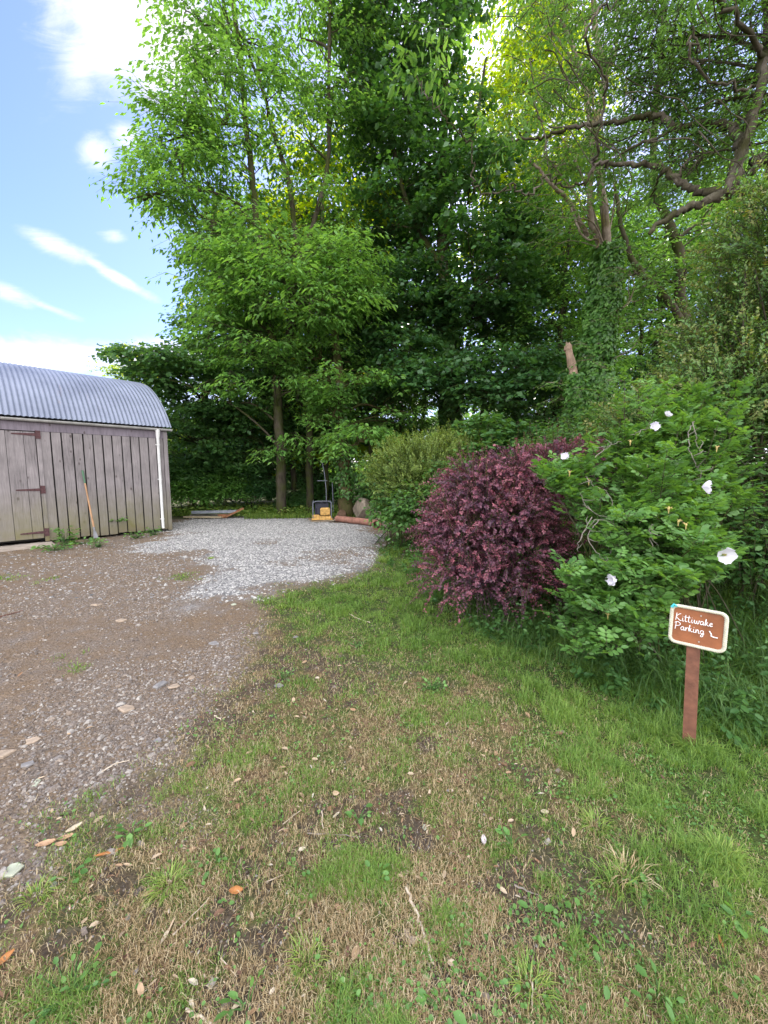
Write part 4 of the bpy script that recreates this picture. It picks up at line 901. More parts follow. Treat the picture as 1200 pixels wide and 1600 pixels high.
# ---------------- big ash at the right with mossy limbs across the frame
b0 = np.array([7.3, 6.6, gz(7.3, 6.6) - .1])
def e6(tk, tb, lb, sk):
    L6 = [([b0 + [0, 0, 1.9], P(1215, 330, 6.8), P(1150, 300, 7), P(1105, 315, 7.1), P(1075, 325, 7.1), P(1040, 345, 7.1), P(1014, 366, 7.1)], 0.1034, 0.0346),
          ([P(1145, 300, 7), P(1155, 250, 7), P(1175, 190, 7), P(1195, 100, 7.0), P(1200, 0, 7.0), P(1190, -80, 7)], 0.1034, 0.0414),
          ([P(1135, 305, 7), P(1158, 240, 6.9), P(1183, 165, 6.8), P(1198, 90, 6.8)], 0.0637, 0.0346),
          ([P(1215, 250, 6.9), P(1185, 245, 7), P(1178, 262, 7.0), P(1168, 268, 7)], 0.0875, 0.0553),
          ([P(1160, 225, 7), P(1150, 205, 7.3), P(1130, 195, 7.5), P(1100, 190, 7.6), P(1065, 200, 7.8), P(1020, 215, 8), P(970, 240, 8.3)], 0.0796, 0.0207),
          ([P(1065, 200, 7.8), P(1030, 183, 7.9), P(1005, 182, 8), P(960, 190, 8.2), P(905, 195, 8.4), P(870, 208, 8.5), P(835, 216, 8.6), P(800, 218, 8.7)], 0.0597, 0.0207),
          ([P(1130, 300, 7.1), P(1090, 300, 7.3), P(1060, 280, 7.4), P(1030, 262, 7.5), P(1000, 257, 7.6), P(965, 257, 7.7), P(945, 252, 7.7), P(925, 262, 7.8), P(915, 285, 7.8), P(880, 292, 7.9)], 0.0677, 0.0173),
          ([P(927, 258, 7.8), P(935, 225, 7.4), P(942, 170, 7.2), P(946, 125, 7), P(925, 85, 6.8), P(915, 60, 6.6), P(930, 20, 6.5), P(950, 0, 6.5)], 0.0239, 0.0138),
          ([P(880, 292, 7.9), P(862, 275, 7.2), P(845, 280, 6.8), P(832, 305, 6.4), P(810, 300, 6.2), P(800, 292, 6), P(775, 300, 5.8), P(748, 298, 5.6), P(738, 275, 5.4), P(740, 245, 5.3), P(727, 215, 5.2), P(705, 200, 5.1), P(690, 175, 5), P(665, 145, 4.9), P(650, 120, 4.9)], 0.0159, 0.0056),
          ([P(1082, 40, 6.8), P(1095, 80, 6.9), P(1075, 60, 6.6), P(1080, 90, 6.6), P(1110, 125, 6.7), P(1145, 137, 6.8), P(1180, 135, 6.9)], 0.0127, 0.0207),
          ([P(1195, 90, 7.0), P(1160, 40, 6.5), P(1120, 0, 6), P(1060, -60, 5.6)], 0.0398, 0.0207), ([P(1060, 275, 7.4), P(1075, 250, 7.3), P(1080, 235, 7.2)], 0.0239, 0.0138),
          ([P(1040, 262, 7.5), P(1020, 300, 7.8), P(1030, 330, 8)], 0.0239, 0.0104)]
    for pts, r0, r1 in L6: limb(tb, pts, r0, r1, 9, wig=.022, wob=.45)
    # bare hanging twigs
    for k in range(44):
        px = rng.uniform(800, 1180); py = rng.uniform(-20, 260); Y = rng.uniform(6, 9); q = [P(px, py, Y)]; a = rng.uniform(-1, 1); 
        for j in range(5):
            a += rng.normal() * .55; q.append(q[-1] + np.array([math.cos(a), rng.normal() * .3, math.sin(a) - .3]) * .22)
        tb.tube(catmull(q, 4), np.linspace(.012, .004, 21), 4, cap=False)
    # long leaflets of the low hanging branch
    tips = [P(x_, y_, 5) for x_, y_ in ((655, 60), (670, 40), (640, 90), (690, 75), (665, 100), (700, 110), (650, 130), (720, 60), (680, 130), (630, 75), (705, 45))]
    S = np.array(tips); O = nrm(rng.normal(size=S.shape) * [1, .8, .4] + [0, 0, .1]); sprays(lb, tb, S, O, .34, 13, .105, .36, 'oval', .2, .5, .003, tint=(.5, 1), hang=.5)
    S = np.array([P(x_, y_, 5.5) for x_, y_ in ((760, 190), (775, 215), (790, 180), (770, 240), (800, 205), (745, 225), (785, 150), (815, 170))]); sprays(lb, tb, S, nrm(rng.normal(size=S.shape) * [1, .8, .4]), .36, 13, .1, .34, 'oval', .25, .5, .003, tint=(.3, .9), hang=.5)
bl = [PB(1150, 60, 7.4, 60, 60, 20), PB(1080, 60, 7.8, 60, 50, 16), PB(1000, 90, 8.2, 60, 50, 14), PB(1040, 150, 8.4, 70, 36, 15), PB(1130, 160, 8, 55, 45, 15), PB(1050, 240, 8.6, 70, 36, 12), PB(970, 220, 8.8, 50, 36, 8), PB(1100, 240, 7.6, 60, 40, 12), PB(900, 120, 9, 50, 60, 9), PB(1180, 200, 7.6, 40, 60, 8),
      PB(1100, -60, 7, 150, 60, 26), PB(950, -60, 7.6, 100, 60, 14), (np.array([3.5, 4.5, 8.5]), (3, 2.6, 1.6), 26), (np.array([7.5, 6, 8]), (2.5, 3, 2.5), 20), (np.array([1., 5.0, 10]), (2.5, 2.5, 1.3), 12)]
tree('ash_tree', 'large ash at the right edge sending crooked mossy limbs across the sky', b0, [([b0, b0 + [-.1, 0, 1.2], b0 + [-.25, .05, 2.2], b0 + [.1, .1, 3.6], b0 + [.2, 0, 6]], .34, .16)], bl, barkmat('bark_lichen', (.03, .024, .018), (.22, .19, .16), (.035, .035, .012), .9), M['leaf_ash'], extra=e6, cr=.55, ns=8, nl=16, ls=.42, lsz=.085, asp=.34, layer=.3, kind='kite', main=.03, hang=.5)
# ---------------- trees of the wood behind: prototypes copied with their parts
def wood_tree(name, label, h, cw, leaf, bark, ncl, low=.25, lsz=.2, group=None, asp=.65, r=.2):
    tk, tb, lb = MB(), MB(), MB(); p, _ = limb(tk, [(0, 0, -.3), (.1, .1, h * .3), (-.1, 0, h * .6), (.1, -.1, h * .95)], r, .05, 8, wig=.03); sk = p
    bl = []
    for k in range(9):
        z = h * (low + (1 - low) * (k + .5) / 9); w_ = cw * math.sin(math.pi * (.15 + .8 * (k + .5) / 9)) ** .6; a = k * 2.4
        bl.append((np.array([math.cos(a) * w_ * .35, math.sin(a) * w_ * .35, z]), (w_ * .75, w_ * .75, h / 9 * 1.1), ncl))
    crown(lb, tb, sk, bl, cr=.95, ns=8, nl=11, ls=.9, lsz=lsz, asp=asp, layer=.16, bias=.4, main=.05)
    root = empty(name, (0, 0, 0)); tag(root, label, 'tree', group)
    tk.build('trunk', bark, root, smooth=True); tb.build('branches', bark, root); lb.build('crown', leaf, root); return root
def copy_thing(o, label=None):
    c = o.copy(); col.objects.link(c)
    for ch in o.children:
        d = ch.copy(); col.objects.link(d); d.parent = c
    if label: c['label'] = label
    return c
GW = 'trees of the wood behind the parking area'
pa = wood_tree('sycamore_tree', '', 14, 3.4, M['leaf_dark'], M['bark_dark'], 15, .2, .21, GW, .75)
pb = wood_tree('ash_tree', '', 13, 3.2, M['leaf_bright'], M['bark'], 17, .16, .2, GW, .5)
pc = wood_tree('young_tree', '', 9, 2.4, M['leaf_backlit'], M['bark'], 9, .15, .17, GW, .5, .1)
pe = wood_tree('tall_ash_tree', 'sunlit yellow green tree glowing high beside the central sycamore', 19.5, 2.6, M['leaf_backlit'], M['bark'], 20, .45, .2, GW, .55, .16)
x_ = 205 / 600 * 17.5; pe.location = (x_, 17.5, gz(x_, 17.5))
pd = wood_tree('holly_tree', '', 6, 2.3, M['leaf_dark'], M['bark_dark'], 12, .06, .16, GW, .6, .1)
used = set()
def put(proto, px, Y, s, label, z=0, rz=None):
    o = proto if proto.name not in used else copy_thing(proto)
    used.add(proto.name); o['label'] = label; x_ = (px - 600) / 600 * Y
    o.location = (x_, Y, gz(x_, Y) + z); o.rotation_euler = (0, 0, random.random() * 6.28 if rz is None else rz); o.scale = (s, s, s * random.uniform(.95, 1.1)); return o
put(pa, 420, 21, 1.0, 'dark sycamore behind the bright tree, its crown left of the forked trunk')
put(pa, 480, 22, 1.15, 'dark sycamore seen between the bright tree and the central sycamore')
put(pa, 590, 19.5, 1.15, 'dark sycamore directly left of the central ivy trunk, standing deeper in')
put(pb, 650, 24, 1.1, 'distant mid green ash glimpsed in the gaps behind the central trunk')
put(pa, 800, 18.5, .95, 'dark sycamore right of the central ivy trunk under a hanging branch')
put(pb, 868, 15.5, .8, 'mid green ash left of the broken topped ivy tree')
put(pb, 1010, 17.5, .95, 'mid green ash between the ivy tree and the forked slender ash')
put(pb, 1150, 15, .95, 'mid green ash behind the large ash at the right edge')
put(pa, 905, 22, 1.0, 'distant dark sycamore framed between two ash crowns')
put(pc, 215, 25, .95, 'sunlit yellow green sapling rising behind the shed roof')
put(pb, 545, 25, 1.3, 'sunlit tall ash far behind the mossy trunk')
put(pc, 490, 19.5, 1.75, 'sunlit yellow green tree glimpsed through the bright tree')
put(pb, 1060, 22, 1.2, 'distant ash far behind the right hand shrubs')
put(pd, 300, 17.2, .75, 'low holly tree in the shade close behind the shed corner')
put(pd, 385, 18.5, .75, 'low holly tree filling the gap beside the bright tree trunk')
put(pd, 470, 19, .7, 'low holly tree behind the two dark trunks')
put(pd, 640, 21, .75, 'low holly tree deep in the shade of the centre')
put(pd, 845, 14.5, .8, 'low holly tree below the pale broken stub')
put(pd, 1000, 15, .7, 'low holly tree at the foot of the forked slender ash')
# extra bare trunks seen under the canopy
GT = 'bare understorey trunks in the deep shade'
def stem(px, Y, r, h, label, lean=0.):
    b_ = GB(px, Y); r *= .8; mb = MB(); limb(mb, [b_ - b_, np.array([lean * .3, 0, h * .35]), np.array([lean * .6 + .1, .1, h * .7]), np.array([lean, 0, h])], r, r * .5, 9, wig=.02)
    for k in range(5):
        z = h * rng.uniform(.3, .9); a = rng.random() * 6.28; st = np.array([lean * z / h, 0, z])
        mb.tube(catmull([st, st + [math.cos(a) * .5, math.sin(a) * .5, .5], st + [math.cos(a) * 1.1, math.sin(a) * 1.1, 1.3]], 4), np.linspace(r * .35, .01, 9), 5, cap=False)
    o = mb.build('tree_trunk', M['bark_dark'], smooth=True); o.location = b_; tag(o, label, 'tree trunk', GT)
for q in [(485, 14.6, .2, 9, 'dark trunk just left of the compactor'), (460, 17, .17, 9, 'dark trunk between the bright tree and the compactor'), (510, 16, .12, 9, 'thin dark trunk directly behind the compactor handle', .3),
          (575, 16, .14, 8, 'dark trunk just right of the mossy trunk', .5), (600, 18, .12, 8, 'leaning thin trunk against the sky gap', -1.2), (625, 19, .1, 8, 'thin upright trunk in the pale sky gap'), (650, 18, .12, 8, 'dark trunk left of the central sycamore base', .8), (750, 19, .15, 9, 'dark trunk right of the central sycamore base'), (790, 17, .12, 8, 'leaning dark trunk under the drooping sycamore sprays', .8), (862, 16, .17, 9, 'dark trunk left of the ivy tower'),
          (985, 17, .16, 7, 'dark trunk just right of the ivy tower'), (1005, 19, .13, 8, 'thin dark trunk in the bright gap right of the ivy tower', .6), (1025, 17.5, .2, 8, 'thick dark trunk left of the forked slender ash', -.5), (1048, 20, .12, 8, 'thin trunk close left of the forked slender ash', .8)]: stem(*q)
# ------------------------------------------------------------------ shrubs
def shoots(lb, tb, base, blobs, n, L_, nleaf, lsz, asp, kind='kite', up=.6, droop=.3, outw=1., whorl=True, r=.004, tint=None, bias=.55, curve=1., dead=0):
    """arching shoots leaving the surface of ellipsoidal masses, leaves set all round them"""
    for cen_, rad, share in blobs:
        k = int(n * share); cen_ = np.array(cen_); rad = np.array(rad)
        d = rdir(k); d[:, 2] = np.abs(d[:, 2]) * .9 + np.minimum(0, d[:, 2]) * .0 + rng.normal(size=k) * .25; d = nrm(d)
        rr = bias + (1 - bias) * rng.random(k) ** .6
        S = cen_ + d * rad * rr[:, None] * .92
        O = nrm(d * outw + UP * up + .35 * rng.normal(size=(k, 3)))
        ll = L_ * (.5 + .8 * rng.random(k))
        mid = S + O * ll[:, None] * .5; end = S + O * ll[:, None] - UP * (droop * ll * (1 + .5 * rng.random(k)))[:, None]
        tb.twigs(S, mid, end, r)
        t = (np.arange(nleaf) + .5) / nleaf; t = t[None] * np.ones((k, 1)) + rng.normal(size=(k, nleaf)) * .02
        Pp = S[:, None] + O[:, None] * (t * ll[:, None])[..., None] - UP * ((t ** 2) * droop * ll[:, None])[..., None]
        ax = nrm(O[:, None] - UP * (2 * t * droop)[..., None]); q = rdir(k * nleaf).reshape(k, nleaf, 3); q = nrm(q - ax * np.sum(q * ax, -1, keepdims=True))
        D = nrm(q + ax * .7 + UP * .15); Nn = nrm(ax * .6 - q * .5 + UP * .55 + .3 * rng.normal(size=q.shape))
        D = D.reshape(-1, 3); Nn = Nn.reshape(-1, 3); Pp = Pp.reshape(-1, 3); ok = np.abs(np.sum(D * Nn, 1)) < .96; m_ = int(ok.sum())
        s_ = lsz * (.6 + .7 * rng.random(m_)) 
        ti = np.repeat(rng.random(k), nleaf)[ok] * .55 + rng.random(m_) * .3 + .25 * t.ravel()[ok] if tint is None else tint[0] + (tint[1] - tint[0]) * rng.random(m_)
        lb.leaves(Pp[ok] + D[ok] * .003, D[ok], Nn[ok], s_, s_ * asp, kind, np.clip(ti, 0, 1))
def stems(tb, base, blobs, n, r0=.012, spread=.25):
    for k in range(n):
        cen_, rad, _ = blobs[rng.integers(len(blobs))]; e_ = np.array(cen_) + rdir(1)[0] * np.array(rad) * .8; b_ = np.array([base[0] + rng.normal() * spread, base[1] + rng.normal() * spread, 0.]); b_[2] = gz(b_[0], b_[1]) - .03
        m_ = (b_ + e_) / 2 + np.array([0, 0, .15 * np.linalg.norm(e_ - b_)]) + rng.normal(size=3) * .06
        tb.tube(catmull([b_, m_, e_], 6), np.linspace(r0, r0 * .3, 13), 5, rng.random(), cap=False)
def shrub(name, label, base, parts, cat='shrub', group=None):
    base = np.array(base, float); root = empty(name, base); tag(root, label, cat, group)
    for nm, mbx, mt_ in parts:
        if mbx.n:
            mbx.v = [v - base.astype(np.float32) for v in mbx.v]; mbx.build(nm, mt_, root)
    return root
def gbase(x_, y_): return np.array([x_, y_, gz(x_, y_)])
# purple barberry
lb, tb = MB(), MB(); base = gbase(1.45, 4.7)
bl = [((1.3, 4.6, .9), (.72, .7, .66), .26), ((1.75, 4.7, 1.15), (.6, .6, .6), .18), ((1.0, 4.35, .8), (.42, .4, .36), .1), ((2.3, 5.0, 1.3), (.55, .5, .55), .12), ((1.5, 4.1, .6), (.5, .36, .4), .1), ((2.75, 5.3, 1.45), (.6, .5, .5), .12), ((1.1, 3.95, .36), (.4, .22, .3), .08), ((.72, 4.1, .45), (.2, .2, .3), .04),
      ((1.1, 4.5, 1.35), (.38, .4, .3), .08), ((1.6, 4.5, 1.5), (.4, .4, .26), .08), ((2.1, 4.7, 1.55), (.4, .4, .28), .08), ((.75, 4.4, .85), (.22, .3, .2), .05), ((1.45, 4.0, 1.05), (.35, .25, .2), .05)]
stems(tb, base, bl, 60, .012); shoots(lb, tb, base, bl, 2400, .34, 44, .026, .55, 'kite', up=.35, droop=.35, bias=.6)
shoots(lb, tb, base, bl[:4], 420, .42, 26, .017, .4, 'kite', up=1.7, droop=-.05, outw=.7, tint=(.75, 1.0), bias=.9)
sh = [((.86, 4.2, .62), (.14, .2, .25), .4), ((1.55, 3.75, .42), (.3, .1, .12), .3), ((.95, 4.0, .42), (.15, .15, .2), .3)]
shoots(lb, tb, base, sh, 120, .36, 44, .024, .55, 'kite', up=-.5, droop=.7, tint=(0, .6))
shrub('barberry_bush', 'dense purple leaved barberry bush arching over the lawn', base, [('stems', tb, M['bark_dark']), ('foliage', lb, M['leaf_purple'])], 'bush')
# olive green fine leaved shrub
lb, tb = MB(), MB(); base = gbase(.85, 8.6)
bl = [((.75, 8.3, 1.3), (1., .9, .85), .5), ((1.5, 8.5, 1.45), (.85, .8, .8), .35), ((.9, 8.0, .8), (.9, .7, .7), .15)]
stems(tb, base, bl, 50, .015); shoots(lb, tb, base, bl, 2500, .5, 46, .036, .42, 'kite', up=.7, droop=.1, bias=.6)
shrub('fine_leaved_shrub', 'rounded olive green fine leaved shrub with feathery upright tips left of the barberry', base, [('stems', tb, M['bark_dark']), ('foliage', lb, M['leaf_olive'])])
# brambles and saplings (bigger leaves)
def bramble(name, label, base, bl, n, lsz=.075, mat='leaf_bramble', ls=.4, nl=9, asp=.65, kind='oval', group=None, cat='shrub', ups=.4, st=14):
    lb, tb = MB(), MB(); base = np.array(base)
    stems(tb, base, bl, st, .01, .2)
    for cen_, rad, sh_ in bl:
        k = int(n * sh_); d = rdir(k); d[:, 2] = np.abs(d[:, 2]) * 1. - .15; d = nrm(d); S = np.array(cen_) + d * np.array(rad) * (.5 + .5 * rng.random((k, 1)) ** .6)
        sprays(lb, tb, S, nrm(d * [1, 1, .5] + UP * ups * rng.random((k, 1)) + .3 * rng.normal(size=(k, 3))), ls * (.6 + .7 * rng.random(k)), nl, lsz, asp, kind, .3, .4, .004)
    return shrub(name, label, base, [('stems', tb, M['bark_dark']), ('foliage', lb, M[mat])], cat, group)
GBR = 'brambles and saplings along the hedge bank'
bramble('bramble', 'bright leaved bramble at the left foot of the olive shrub by the gravel', gbase(.15, 8.1), [((.35, 8.0, .7), (.42, .5, .6), .5), ((.05, 8.7, 1.5), (.42, .45, .45), .25), ((.65, 7.6, .6), (.45, .4, .5), .25)], 440, .085, group=GBR)
bramble('bramble', 'bramble trailing across the middle of the olive shrub behind the barberry', gbase(1.6, 7.2), [((1.5, 7.3, 1.25), (.55, .35, .55), .6), ((.9, 7.2, .9), (.5, .3, .5), .4)], 330, .075, group=GBR)
bramble('sycamore_sapling', 'group of upright sycamore saplings between the olive shrub and the barberry', gbase(2.4, 8.4), [((2.2, 8.4, 1.9), (.7, .5, .8), .5), ((3.0, 8.4, 1.8), (.7, .5, .65), .5)], 420, .12, mat='leaf_mid', asp=.8, group=GBR, ups=.9)
bramble('bramble', 'low bramble thicket behind the top of the barberry', gbase(3.6, 7.6), [((3.3, 7.4, 1.7), (.9, .6, .55), .5), ((4.3, 7.8, 1.9), (.9, .6, .6), .5)], 620, .07, mat='leaf_bramble', group=GBR)
bramble('bramble', 'wide bramble thicket below the ivy clad tree', gbase(5.0, 8.8), [((4.6, 8.6, 2.1), (1.1, .8, .7), .4), ((5.8, 8.8, 2.5), (1.1, .8, .8), .6)], 700, .08, mat='leaf_mid', group=GBR)
bramble('bramble', 'bramble with a few yellow leaves behind the wild rose', gbase(4.2, 6.2), [((3.6, 6.2, 1.9), (.8, .6, .55), .4), ((4.6, 6.4, 2.2), (.9, .7, .7), .6)], 760, .065, mat='leaf_bramble', group=GBR)
GU = 'shrubs in the shade at the edge of the wood'
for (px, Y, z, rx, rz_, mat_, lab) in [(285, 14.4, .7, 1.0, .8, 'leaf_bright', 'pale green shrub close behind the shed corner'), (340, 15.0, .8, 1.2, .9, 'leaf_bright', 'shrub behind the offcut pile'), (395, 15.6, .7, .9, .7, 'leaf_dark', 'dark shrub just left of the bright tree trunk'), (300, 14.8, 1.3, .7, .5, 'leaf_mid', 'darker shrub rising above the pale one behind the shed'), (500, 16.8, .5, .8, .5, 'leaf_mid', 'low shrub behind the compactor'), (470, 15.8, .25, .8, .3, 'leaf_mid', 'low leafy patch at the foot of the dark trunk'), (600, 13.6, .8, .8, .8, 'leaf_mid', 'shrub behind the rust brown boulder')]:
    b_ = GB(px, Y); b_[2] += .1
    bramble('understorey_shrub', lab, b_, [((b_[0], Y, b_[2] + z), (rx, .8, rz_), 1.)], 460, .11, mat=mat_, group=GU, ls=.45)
bramble('bramble', 'low bramble at the right edge beyond the parking sign', gbase(3.7, 3.6), [((3.7, 3.6, .75), (.5, .45, .5), .5), ((4.3, 4.0, 1.2), (.6, .5, .6), .5)], 620, .055, mat='leaf_mid', group=GBR)
bramble('bramble', 'bramble filling the gap at the right edge below the small leaved shrub', gbase(5.3, 5.4), [((5.2, 5.4, 1.6), (1.0, .5, .8), .5), ((6.0, 5.6, 2.0), (.9, .5, .9), .5)], 700, .07, mat='leaf_bramble', group=GBR)
bramble('bramble', 'bramble between the wild rose and the small leaved shrub', gbase(4.0, 5.2), [((3.9, 5.2, 1.5), (.8, .45, .7), .6), ((4.6, 5.6, 2.4), (.8, .5, .6), .4)], 600, .06, mat='leaf_mid', group=GBR)
# tall small leaved shrub at the right
lb, tb = MB(), MB(); base = gbase(4.3, 4.7)
bl = [((4.4, 4.7, 2.2), (1.15, .9, .95), .3), ((4.9, 4.9, 3.1), (1.1, .9, 1.0), .3), ((4.6, 4.6, 4.0), (.75, .8, .85), .16), ((3.7, 5.0, 2.0), (.8, .7, .55), .14), ((5.4, 4.6, 2.4), (1., .8, 1.2), .1)]
stems(tb, base, bl, 36, .022, .4); shoots(lb, tb, base, bl, 4000, .5, 24, .042, .6, 'kite', up=.5, droop=.1, bias=.45)
for k in range(3):
    st_ = P(1180 - 20 * k, 420 + 38 * k, 4.4 + .1 * k); tb.tube(catmull([P(1200, 900, 4.6) + rng.normal(size=3) * .15, (st_ + P(1190, 800, 4.6)) / 2 + rng.normal(size=3) * .1, st_], 6), np.linspace(.02, .005, 13), 5, cap=False)
shrub('small_leaved_shrub', 'tall small leaved shrub with spiky shoots filling the right edge', base, [('stems', tb, M['bark']), ('foliage', lb, M['leaf_box'])])
# wild rose
lb, tb, dead_list = MB(), MB(), []; base = gbase(2.45, 3.6)
def rose_leaves(S, O, ls):
    """pinnate leaves with seven leaflets"""
    n = len(S); O = nrm(O); side = nrm(np.cross(np.tile(UP, (n, 1)), O)); Nn = nrm(np.cross(O, side) + .25 * rng.normal(size=(n, 3)))
    Nn *= np.sign(Nn[:, 2:3] + 1e-6); side = nrm(np.cross(Nn, O))
    tb.twigs(S, S + O * ls[:, None] * .5, S + O * ls[:, None] * .92 - UP * ls[:, None] * .08, .0016)
    ti = rng.random(n)
    for t, sg, k in ((1., 0, 1.), (.78, 1, .95), (.78, -1, .95), (.5, 1, .9), (.5, -1, .9), (.24, 1, .7), (.24, -1, .7)):
        Pp = S + O * (ls * t * .85)[:, None] - UP * (ls * .1 * t * t)[:, None]
        D = O * (1. if sg == 0 else .55) + side * sg * .9 - UP * .18 + .12 * rng.normal(size=(n, 3))
        L_ = ls * .42 * k * (.85 + .3 * rng.random(n)); lb.leaves(Pp, nrm(D), nrm(Nn + .2 * rng.normal(size=(n, 3))), L_, L_ * .62, 'oval', np.clip(ti * .7 + .3 * rng.random(n), 0, 1))
def rose_cane(pts, r=.008, nl=16, ls=.1, start=.35):
    p = catmull(pts, 6); tb.tube(p, np.linspace(r, r * .35, len(p)), 5, rng.random(), cap=False)
    t = start + (1 - start) * rng.random(nl) ** .7; i = t * (len(p) - 1); i0 = np.minimum(i.astype(int), len(p) - 2); f_ = (i - i0)[:, None]
    S = p[i0] * (1 - f_) + p[i0 + 1] * f_; a = rng.random(nl) * 6.28
    O = np.stack([np.cos(a), np.sin(a), .35 + .5 * rng.random(nl)], 1); rose_leaves(S, O, ls * (.7 + .6 * rng.random(nl)))
targets = []
for (px, py, Y, n, sx_, sy_) in [(870, 745, 3.3, 12, 22, 16), (895, 725, 3.5, 6, 20, 16), (950, 860, 3.0, 4, 20, 20), (935, 950, 2.75, 18, 40, 45), (905, 920, 2.85, 8, 20, 30), (990, 940, 2.75, 14, 40, 35), (1010, 850, 2.9, 18, 50, 50), (1060, 900, 2.7, 14, 50, 30), (1100, 870, 2.7, 10, 30, 30), (1040, 770, 3.1, 18, 50, 50), (1000, 750, 3.4, 14, 44, 34), (1000, 690, 3.7, 18, 60, 30), (1060, 660, 3.7, 14, 50, 25), (985, 800, 3.3, 6, 25, 30), (1030, 620, 4.0, 10, 60, 24), (930, 1010, 2.65, 6, 25, 20), (1080, 800, 3, 8, 40, 30), (1130, 700, 3.6, 8, 40, 50), (960, 905, 2.8, 5, 20, 20), (1010, 985, 2.6, 8, 30, 20), (1130, 640, 3.9, 12, 50, 40), (1090, 720, 3.6, 10, 40, 40), (1150, 760, 3.7, 10, 40, 50), (1010, 800, 3.1, 10, 60, 30), (1100, 840, 3.0, 10, 50, 30), (960, 700, 3.8, 8, 40, 24)]:
    for k in range(n): targets.append(P(px + rng.normal() * sx_ * .6, py + rng.normal() * sy_ * .6, Y + rng.normal() * .13))
for e_ in targets:
    b_ = np.array([2.35 + rng.normal() * .25, 3.5 + rng.normal() * .25, 0]); b_[2] = gz(b_[0], b_[1]); m_ = (b_ * .45 + e_ * .55) + np.array([0, 0, .22]) + rng.normal(size=3) * .06
    rose_cane([b_, m_, e_], .006, 16, .125, .5)
# short leafy tips making tight bright rosettes
S = np.array(targets); nrep = 4; S2 = np.repeat(S, nrep, 0) + rng.normal(size=(len(S) * nrep, 3)) * .035; a = rng.random(len(S2)) * 6.28
rose_leaves(S2, np.stack([np.cos(a), np.sin(a), .5 + .5 * rng.random(len(a))], 1), .12 * (.7 + .6 * rng.random(len(a))))
for pts in [[(1010, 860, 3.1), (975, 830, 3), (935, 812, 2.9), (910, 835, 2.8)], [(960, 812, 3), (925, 800, 2.9), (905, 770, 2.9)], [(935, 812, 2.9), (918, 840, 2.8), (935, 865, 2.75), (950, 882, 2.75)], [(960, 800, 3), (950, 770, 3), (930, 760, 3), (915, 745, 3)], [(925, 808, 2.9), (905, 845, 2.85), (903, 862, 2.85)], [(985, 830, 3), (960, 860, 2.95), (945, 850, 2.9)],
            [(1085, 659, 3.0), (1077, 672, 3.0), (1076, 700, 2.95), (1085, 722, 2.95), (1095, 735, 2.95), (1115, 732, 2.95)], [(1082, 659, 3.0), (1088, 685, 2.98), (1092, 702, 2.98), (1103, 706, 2.98)], [(985, 680, 3.4), (1005, 672, 3.3), (1015, 668, 3.3)], [(930, 715, 3.2), (950, 697, 3.2), (975, 690, 3.2)], [(1020, 855, 2.8), (1015, 830, 2.8), (1022, 818, 2.8)],
            [(1200, 850, 4.3), (1170, 740, 4.2), (1120, 680, 4.1), (1090, 640, 4.0)], [(1190, 900, 4.2), (1140, 790, 4.1), (1090, 745, 4)]]:
    dq = catmull([P(*q) for q in pts], 6); dq[1:] += rng.normal(size=(len(dq) - 1, 3)) * .005; dmb = MB(); dmb.tube(dq - base, np.linspace(.0036, .0014, len(dq)), 5, wob=.4)
    for _k in range(3):
        _i = rng.integers(2, len(dq) - 1); _d = nrm(dq[_i] - dq[_i - 1] + .9 * rng.normal(size=3)) * .09; dmb.tube([dq[_i] - base, dq[_i] - base + _d * .5 + rng.normal(size=3) * .008, dq[_i] - base + _d], [.0026, .002, .001], 4)
    dead_list.append(dmb)
rose = shrub('wild_rose', 'light green wild rose bush with white blooms behind the parking sign', base, [('stems', tb, M['bark']), ('foliage', lb, M['leaf_rose'])])
for dmb in dead_list: dmb.build('dead_twig', M['twig_grey'], rose, smooth=True)
m, nt = newmat('petal'); d1_ = N(nt, 'BsdfDiffuse', {'Color': (.78, .76, .84, 1)}); t1_ = N(nt, 'BsdfTranslucent', {'Color': (.8, .76, .84, 1)}); out(nt, N(nt, 'MixShader', {0: .35, 1: d1_.outputs[0], 2: t1_.outputs[0]}).outputs[0]); M['petal'] = m
M['bloom_faded'] = plain('bloom_faded', (.4, .32, .12), .8, 0, .3, 60)
yst = plain('stamen', (.6, .45, .1), .7)
def flower(px, py, Y, s, face, cup=.5, npet=5):
    c_ = P(px, py, Y); f_ = nrm(np.array(face, float)); a_ = nrm(np.cross(f_, UP + [.1, .2, 0])); b_ = np.cross(f_, a_); mb = MB(); n_ = 6
    for k in range(npet):
        an = k * 2 * math.pi / npet + rng.normal() * .12; rad = a_ * math.cos(an) + b_ * math.sin(an); tan_ = np.cross(f_, rad); cu = cup * (.8 + .4 * rng.random())
        V = []
        for i in range(n_ + 1):
            u = i / n_; w_ = math.sin(min(u * 1.9, math.pi * .62)) * .72; 
            for j in range(n_ + 1):
                q = (j / n_ * 2 - 1); notch = -.1 * (1 - abs(q)) * u ** 4 - .3 * q * q * u ** 2
                V.append(c_ - base + (rad * (u + notch) * math.cos(cu * u * .8) + tan_ * q * w_ + f_ * (u * math.sin(cu) + .1 * q * q * u + .07 * math.sin(q * 6 + k * 1.7) * u * u + .025 * k)) * s)
        mb.add(V, [(i * (n_ + 1) + j, i * (n_ + 1) + j + 1, (i + 1) * (n_ + 1) + j + 1, (i + 1) * (n_ + 1) + j) for i in range(n_) for j in range(n_)])
    fo = mb.build('flower', M['petal'], rose, smooth=True)
    if cup < .9:
        mb = MB()
        for k in range(40):
            v = nrm(f_ + .8 * rng.normal(size=3)); mb.tube([c_ - base + f_ * .002, c_ - base + v * s * .28], .0012, 4)
        mb.build('stamens', yst, fo)
